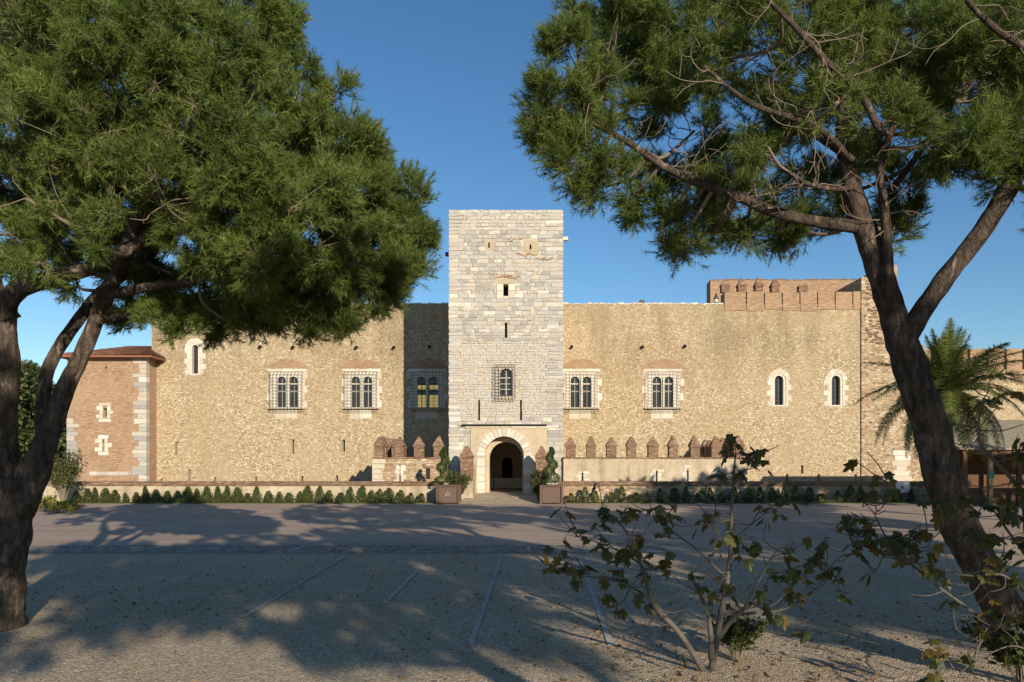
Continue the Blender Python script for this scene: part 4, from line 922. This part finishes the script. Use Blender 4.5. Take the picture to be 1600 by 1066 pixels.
Rl = [(875,180,62,10,1),(905,112,66,10,1),(960,55,66,10,1),(935,235,66,10.2,.9),(985,150,80,10.4,.8),(990,305,52,10.3,.8),(1028,358,42,10.3,.9),(1062,60,90,10,.8),(1080,325,52,10.4,.7),(1085,205,75,10.6,.5),(1150,90,90,9.4,.6),(1130,348,38,10.6,.8),(1185,318,48,10.8,.6),(1228,352,34,10.4,.7),
      (1250,90,95,9.6,.6),(1255,225,70,10.8,.45),(1290,350,36,10.6,.7),(1350,50,100,9.6,.7),(1375,190,75,9.2,.5),(1406,345,30,10.4,.9),(1412,285,34,10.2,.7),(1385,370,24,10.2,.9),(1470,90,100,9.6,.8),(1490,205,58,9,.7),(1560,60,90,9,.9),(1555,225,52,9,.8),(1520,250,34,9.6,.7),(1620,160,95,9,.9),(1612,285,46,9.2,.9),(1450,265,26,9.8,.6),
      (1130,20,90,11.5,.7),(1250,150,90,12,.6),(1400,110,100,12,.8),(1540,130,90,11.6,.8),(1000,70,70,11.5,.7),(1170,200,75,12,.5),(1330,260,60,11.5,.6),(1040,250,60,11.6,.7),(900,255,38,10,1),(845,215,30,10,1),(1310,160,60,8.4,.35),(1200,230,46,8.8,.35),
      (1000,-5,60,10,.8),(1150,0,70,10,.7),(1350,0,75,10,.7),(1540,0,75,10,.7),(1700,40,100,10,.6),(1740,190,100,10,.6),(1690,320,60,10,.6),(900,25,32,10,1),(1800,110,90,10.5,.5),(1450,80,90,11.8,.6),(1650,110,90,12,.6),(1060,376,30,10.3,1),(1098,366,34,10.4,.9),(1160,358,36,10.2,.9),(1200,366,28,10.4,.9),(1256,364,28,10.3,.9),(945,292,38,10.2,.9),(905,275,30,10.1,1),(1480,255,34,9.6,.8),(1575,265,36,9.3,.9),(1180,250,60,11.2,.5),(1300,300,50,11,.6),(1120,280,56,11,.6),(1340,200,70,11,.5),(1850,60,110,9.6,.9),(1960,150,110,9.8,.9),(1850,220,90,10,.9),(2060,110,90,9.8,.9),(1780,20,90,9.4,.9),(1920,20,80,11,.9),(1760,120,100,8.6,.8),(1900,150,100,11.6,.8),(1700,70,90,11.6,.8),(1560,80,90,11.9,.8),(1400,60,90,12,.8),(870,195,40,10.2,1),(850,160,30,10.1,1)]
pr = pine('leaning_pine', (PX(1600, YC), YC, 0), 'leaning forked pine with open crown and bare grey twigs by the fig bushes', Rs, Rl, 44, 28, .125, None, .50, 5, .0045, 1.5, 100)
def copy_tree(o, loc, rz, label, scale=1, group=None):
    r_ = o.copy(); C.objects.link(r_); r_.location = loc; r_.rotation_euler = (0, 0, rz); r_.scale = (scale,)*3; r_['label'] = label
    if group: r_['group'] = group
    for ch in o.children:
        c = ch.copy(); C.objects.link(c); c.parent = r_
    return r_
# pines of the same park beside and behind the photographer: their shade lies across the forecourt
for (x, y, rz, s_, src) in ((14.2, 6, 0, 1.0, pl), (21, 9, 4.2, .95, pr), (24.5, 24, 1.0, .9, pr), (31.5, 23, 3.0, .95, pr), (9.2, -7.5, 0, .95, pr), (17.5, -8, 3.4, .9, pr), (1.2, -9, 0, .95, pr), (19, 1, .6, .95, pr), (6.0, -2.0, 0, .87, pr)):
    copy_tree(src, (x, y, 0), rz, 'park pine whose shade falls across the gravel forecourt', s_, 'pines shading the forecourt')

# ------------------------------------------------------------------ distant trees left
def broad(name, h, r, n_, L, mat):
    p, a = [], []; cl = []
    for i in range(46):
        d = Vector((random.gauss(0, 1), random.gauss(0, 1), random.gauss(0, 1))).normalized(); q_ = Vector((d.x*r, d.y*r, h*.6+d.z*h*.38))*1; q_.x *= random.uniform(.5, 1); q_.y *= random.uniform(.5, 1); cl.append((q_, random.uniform(.22, .4)*r))
    for i in range(n_):
        q_, rr = random.choice(cl); d = Vector((random.gauss(0, 1), random.gauss(0, 1), random.gauss(0, 1)+.2)).normalized(); p.append((q_+d*rr*random.uniform(.5, 1))[:]); a.append((d+Vector((random.gauss(0, .5), random.gauss(0, .5), random.gauss(0, .5))))[:])
    p, a = np.array(p), np.array(a); V, T = leaves(p, a, L*rng.uniform(.6, 1.3, n_), L*.55, np.clip(rng.normal(.5, .22, n_), 0, 1))
    st = MB(); limb(st, [(Vector((0,0,0)), .35), (Vector((.2,0,h*.3)), .28), (Vector((0,.2,h*.7)), .12)], 10)
    for q_, rr in cl[:16]: limb(st, [(Vector((.1,.1,h*.3)), .12), (q_*.6+Vector((0,0,h*.1)), .08), (q_, .03)], 6)
    return npmesh(name, V, 4, mat, T), st.mesh(name+'_trunk', 'bark', smooth=True)
bt = [broad('broad_tree', 11.5, 3.6, 9000, .42, 'far_leaf') for _ in range(2)]
for k, (p_, Y, s_, m_) in enumerate(((38, 74, 1.0, 0), (92, 80, .92, 1), (-30, 70, 1.1, 1), (122, 92, .9, 0), (-110, 76, 1.1, 0), (70, 96, 1.1, 1))):
    plant('broadleaf_tree', bt[m_], (PX(p_, Y), Y, 0), 'dense green broadleaf tree behind the twin-stemmed pine and brick tower', 'tree', k*1.3, s_, 'trees beyond the brick tower', ('crown', 'trunk'))

# ------------------------------------------------------------------ palm
YM = 28.0
pm = root('palm_tree', (PX(1478, YM), YM, 0), 'date palm with drooping fronds behind the leaning pine', 'palm tree'); pc = P(1478, 612, YM)
b = MB(); limb(b, [(Vector((PX(1478, YM), YM, -.1)), .32), (P(1479, 720, YM), .28), (P(1474, 640, YM), .30), (pc+Vector((0, 0, -.1)), .2)], 20, 6, .1); b.build('trunk', 'palmtrunk', pm, smooth=True)
def frond(L_, droop, name):
    V, T = [], []; n_ = 64; prev = None; pts = []
    for i in range(n_+1):
        t = i/n_; x = L_*t*(1-.12*droop*t*t); z = L_*(.30*t-droop*.62*t**2.2); pts.append(Vector((x, 0, z)))
    for i in range(2, n_):
        t = i/n_; d = (pts[i+1]-pts[i]).normalized(); ll = (.62*math.sin(math.pi*min(1, t*.85+.16))**.7+.08)*L_/4.4
        for s_ in (-1, 1):
            for _ in range(2):
                a = (d*random.uniform(.5, .8)+Vector((0, s_, random.uniform(-.45, .35)))).normalized(); tip = pts[i]+a*ll+Vector((0, 0, -.12*ll)); wv = d*.024
                V += [pts[i]-wv, pts[i]+wv, tip]; T += [random.uniform(.2, .9)]*3
    me = npmesh(name, np.array([v[:] for v in V]), 3, 'palm', T)
    r_ = MB(); r_.tube([p_ for p_ in pts[::4]], [.035*(1-.8*k/12) for k in range(len(pts[::4]))], 5, .8)
    bm = bmesh.new(); bm.from_mesh(me); bm.from_mesh(r_.mesh('rachis', 'palm')); bm.to_mesh(me); bm.free(); return me
fm = [frond(3.35, dr, 'frond') for dr in (.2, .5, .85, 1.25)]
for i in range(64):
    lv = i/64; k = min(3, int(lv*4)); el = (1.25-1.75*lv)+random.uniform(-.12, .12); az = i*2.399+random.uniform(-.2, .2)
    o = link('frond', fm[k], pm, pc-pm.location, (random.uniform(-.3, .3), -el, az), (random.uniform(.85, 1.08)*(.66+.34*min(1, lv*2.2)),)*3)

# ------------------------------------------------------------------ timber pavilion, right
YV = 41.0
pv_ = root('pavilion', (PX(1600, YV), YV, 0), 'timber pavilion with a grey reed-thatched roof beyond the palm', 'pavilion')
vx0, vx1 = PX(1500, YV), PX(1500, YV)+9
zr0, zr1 = PZ(700, YV), PZ(656, YV+4.6)
b = MB(); b.add([(vx0-.3,YV-.5,zr0),(vx1,YV-.5,zr0),(vx1,YV+4.6,zr1),(vx0-.3,YV+4.6,zr1),(vx0-.3,YV-.5,zr0-.12),(vx1,YV-.5,zr0-.12),(vx1,YV+4.6,zr1-.12),(vx0-.3,YV+4.6,zr1-.12)], [(0,1,2,3),(4,7,6,5),(0,4,5,1),(1,5,6,2),(2,6,7,3),(3,7,4,0)]); b.build('roof', 'reed', pv_)
b = MB(); b.box(vx0, vx1, YV-.3, YV-.12, zr0-.36, zr0-.125); b.build('beam', 'wood', pv_)
for p_ in (1504, 1543, 1588, 1640):
    b = MB(); x = PX(p_, YV); b.box(x-.11, x+.11, YV-.32, YV-.1, 0, zr0-.365); po = b.build('post', 'wood_pale' if p_ == 1543 else 'wood', pv_)
    if p_ == 1543: c = MB(); c.box(x-.16, x+.16, YV-.36, YV-.325, PZ(748, YV), PZ(736, YV)); c.build('notice', 'green_paint', po)
x = vx0
while x < vx1:
    b = MB(); b.box(x+.004, x+.236, YV+3.4+random.uniform(0, .02), YV+3.45, 0, 3.7); b.build('plank', 'wood', pv_); x += .24
b = MB(); b.box(vx0-.05, vx0-.002, YV, YV+3.4, 0, 3.2); b.build('side_wall', 'wood', pv_)
b = MB(); b.box(vx0+.4, vx1, YV+.3, YV+.8, .0, .95); b.build('counter', 'wood', pv_)

# ------------------------------------------------------------------ fig bushes
def figleaf_mesh(v):
    rnd = random.Random(v); prof = [(0,0),(.28,-.10),(.42,.12),(.30,.26),(.50,.52),(.36,.62),(.20,.56),(.17,.86),(0,1.05)]
    pts = [(x*random.uniform(.9, 1.1), y) for x, y in prof]; full = pts+[(-x*rnd.uniform(.85, 1.1), y) for x, y in pts[-2:0:-1]]
    b = MB(); b.add([(0, .4, .05)]+[(x, y, -.22*abs(x)-.16*y*y*rnd.uniform(.5, 1.4)+rnd.uniform(-.03, .03)) for x, y in full], [(0, 1+i, 1+(i+1) % len(full)) for i in range(len(full))], rnd.random())
    b.tube([(0, .05, 0), (0, -.18, .02), (0, -.32, .09)], .014, 4, .9); return b.mesh('leaf', 'figleaf')
figm = [figleaf_mesh(v) for v in range(9)]
def fig(base, label, stems, clusters, seed, lsize=.145, ntw=120):
    rnd = random.Random(seed); rt = root('fig_bush', base, label, 'fig bush'); b = MB(); nodes = []
    for st in stems:
        sp_ = limb(b, [(P(a, c, Y), r*.62) for a, c, Y, r in st], 10, 6, .16); nodes += [q_ for q_ in sp_[2:]]
    tips = []
    for (a, c, Y, n_) in clusters:
        q_ = P(a, c, Y); nd = min(nodes, key=lambda s_: (s_[0]-q_).length+.5*max(0, s_[0].z-q_.z)); L_ = (q_-nd[0]).length
        kink = Vector((rnd.gauss(0, .14), rnd.gauss(0, .14), -.16))*L_
        sp_ = limb(b, [(nd[0], min(nd[1]*.7, .011)), (nd[0].lerp(q_, .5)+kink, .008), (q_, .006)], 6, 5, .1); tips.append((q_, n_, (q_-sp_[-4][0]).normalized()))
        nodes += sp_[4::3]
    for k in range(ntw):                                     # bare crooked twigs
        nd = rnd.choice(nodes); L_ = rnd.uniform(.15, .5); d = Vector((rnd.gauss(0, .8), rnd.gauss(0, .8), rnd.uniform(-.3, .9))).normalized()
        p1 = nd[0]+d*L_*.5; p2 = p1+(d+Vector((rnd.gauss(0, .5), rnd.gauss(0, .5), .45))).normalized()*L_*.5
        limb(b, [(nd[0], .007), (p1, .006), (p2, .004)], 5, 4, .1)
        if rnd.random() < .6: tips.append((p2, 1, d))
    b.build('branches', 'figbark', rt, smooth=True)
    for q_, n_, d in tips:
        for i in range(n_+(rnd.random() < .6)):
            az = rnd.uniform(0, 6.28); s_ = lsize*rnd.uniform(.65, 1.2); off = Vector((math.cos(az), math.sin(az), 0))*.3*s_*1.1
            o = link('leaf', rnd.choice(figm), rt, q_+off+Vector((0, 0, rnd.uniform(-.10, .05)))-Vector(base), (rnd.uniform(-1.25, -.1), rnd.gauss(0, .35), az-math.pi/2), (s_, s_, s_))
YF = 8.8
fa = [[(1112,1046,YF,.07),(1126,965,YF,.058),(1140,880,YF,.045),(1143,800,YF,.032),(1146,745,YF,.02),(1150,705,YF,.012)],
      [(1098,1046,YF-.1,.07),(1062,990,YF-.2,.055),(1022,945,YF-.3,.05),(1004,890,YF-.3,.04),(985,840,YF-.4,.024),(955,805,YF-.4,.012)],
      [(1112,1030,YF-.1,.065),(1108,970,YF-.2,.045),(1092,925,YF-.2,.035),(1085,912,YF-.2,.034)],
      [(1120,1000,YF,.06),(1150,962,YF+.1,.045),(1185,935,YF+.2,.042),(1195,928,YF+.2,.04)],
      [(1132,960,YF,.03),(1180,958,YF+.3,.026),(1230,950,YF+.5,.022),(1275,918,YF+.6,.017),(1305,875,YF+.7,.009)],
      [(1040,960,YF-.25,.03),(1000,925,YF-.4,.024),(950,905,YF-.5,.018),(890,898,YF-.6,.012),(850,880,YF-.6,.006)],
      [(1136,905,YF,.026),(1090,860,YF-.1,.019),(1045,825,YF-.2,.014),(1028,795,YF-.2,.008)],
      [(1142,845,YF,.018),(1180,815,YF+.2,.013),(1215,785,YF+.3,.008)],
      [(1144,760,YF,.014),(1165,735,YF-.1,.011),(1180,712,YF-.1,.007)],
      [(1160,955,YF,.024),(1190,900,YF-.2,.018),(1215,860,YF-.3,.012),(1245,850,YF-.4,.008)],
      [(1000,880,YF-.3,.02),(965,860,YF-.1,.015),(925,845,YF,.01),(885,835,YF+.1,.006)]]
fc = [(950,800,YF-.4,3),(935,808,YF-.5,2),(985,803,YF-.3,2),(1022,795,YF-.2,3),(1052,795,YF,4),(1042,812,YF-.3,2),(905,826,YF,2),(880,848,YF+.1,2),(938,838,YF-.3,3),(948,852,YF-.5,3),(972,858,YF-.2,3),(990,850,YF-.5,3),(912,880,YF-.4,3),(900,905,YF-.6,2),(855,878,YF-.6,2),
      (1105,808,YF-.1,4),(1118,800,YF+.1,2),(1150,698,YF,4),(1138,706,YF-.1,2),(1188,706,YF-.1,4),(1170,722,YF,2),(1122,735,YF-.1,3),(1150,728,YF+.1,2),(1216,800,YF+.3,3),(1205,788,YF+.4,2),(1180,840,YF,3),(1150,830,YF-.1,2),(1130,842,YF-.2,2),(1150,860,YF+.1,2),
      (1240,888,YF-.4,4),(1225,862,YF-.3,3),(1252,895,YF+.3,3),(1275,872,YF+.5,4),(1295,890,YF+.6,3),(1310,900,YF+.7,2),(1250,935,YF+.5,2),(1220,968,YF+.4,3),(1195,950,YF,2),(945,922,YF-.6,2),(968,945,YF-.5,3),(1000,925,YF-.6,2),(1012,895,YF-.1,3),(1040,880,YF-.4,3),(1105,915,YF-.3,3),(1130,905,YF-.2,2),(1080,885,YF-.3,2),(1285,850,YF+.6,2),(1320,930,YF+.6,2),(1250,985,YF+.2,2)]
fig((PX(1110, YF), YF, 0), 'bare-stemmed fig bush with sparse dark lobed leaves on open gravel', fa, fc, 11)
YG = 8.0
fb = [[(1665,1079,YG,.08),(1620,1000,YG,.055),(1545,972,YG,.032),(1495,938,YG,.026),(1455,908,YG,.022),(1415,872,YG,.018),(1385,840,YG,.015),(1366,803,YG,.011),(1350,786,YG,.006)],
      [(1366,803,YG,.01),(1384,785,YG-.1,.008),(1386,750,YG-.1,.006)],
      [(1660,1075,YG,.07),(1625,930,YG-.1,.055),(1605,850,YG-.1,.04),(1595,770,YG-.2,.034),(1555,722,YG-.2,.028),(1530,688,YG-.3,.02),(1532,640,YG-.3,.012)],
      [(1612,880,YG-.1,.03),(1575,830,YG+.2,.022),(1545,790,YG+.3,.015),(1500,765,YG+.3,.008)],
      [(1628,950,YG-.1,.03),(1570,900,YG-.3,.02),(1520,900,YG-.4,.014),(1480,890,YG-.4,.009),(1452,850,YG-.4,.005)],
      [(1640,1040,YG,.022),(1590,1010,YG-.1,.014),(1545,1022,YG-.2,.01),(1500,1050,YG-.3,.006)],
      [(1415,872,YG,.012),(1375,862,YG+.1,.009),(1350,835,YG+.1,.007),(1325,818,YG+.1,.005)],
      [(1455,908,YG,.012),(1430,870,YG-.1,.009),(1425,835,YG-.1,.006)],
      [(1545,972,YG,.016),(1530,1010,YG-.2,.012),(1505,1050,YG-.3,.008)]]
fcb = [(1384,742,YG-.1,2),(1375,748,YG-.1,1),(1348,772,YG,3),(1360,820,YG,3),(1340,835,YG+.1,3),(1318,818,YG+.1,3),(1335,852,YG+.1,3),(1368,845,YG,2),(1400,850,YG,2),(1425,830,YG-.1,2),(1445,825,YG-.3,2),(1365,895,YG+.1,2),(1442,870,YG-.2,2),
       (1475,785,YG+.2,3),(1505,775,YG+.3,4),(1530,790,YG+.2,4),(1560,780,YG,4),(1580,800,YG-.1,4),(1515,820,YG+.1,3),(1545,840,YG,3),(1575,790,YG-.4,3),(1535,625,YG-.3,3),(1600,690,YG-.3,4),(1590,850,YG-.2,4),(1560,870,YG-.2,3),(1530,885,YG-.4,3),(1590,900,YG-.3,3),(1475,1010,YG-.4,2),(1505,1020,YG-.4,2),(1545,620,YG-.1,1),(1590,750,YG-.4,3),(1460,1050,YG-.5,2),(1585,960,YG-.3,2)]
fig((PX(1665, YG), YG, 0), 'fig bush with long grey branches reaching across the leaning pine trunk', fb, fcb, 23, .165, 90)

# ------------------------------------------------------------------ litter under the trees
nl = 2600; ctr = np.array([[1.8, 9.0, 2.6], [6.2, 9.3, 2.8], [-8.5, 11.5, 4.0], [2, 13, 6.0], [-3, 16, 8.0]]); k = rng.integers(0, len(ctr), nl)
p = np.stack([ctr[k, 0]+rng.normal(size=nl)*ctr[k, 2]*.6, ctr[k, 1]+rng.normal(size=nl)*ctr[k, 2]*.6, np.full(nl, .016)], 1)
a = np.stack([rng.normal(size=nl), rng.normal(size=nl), rng.normal(size=nl)*.12], 1)
V, T = leaves(p, a, rng.uniform(.03, .10, nl), rng.uniform(.012, .06, nl), np.clip(rng.uniform(.4, 1, nl), 0, 1), .05)
MAT['dry_leaf'] = leafmat('dry_leaf', [(0, (.10, .06, .025)), (.6, (.16, .10, .045)), (1, (.24, .16, .07))], .1)
meta(link('leaf_litter', npmesh('leaf_litter', V, 4, 'dry_leaf', T)), 'scattered dry leaves and needles on the gravel under the trees', 'leaf litter', None, 'stuff')
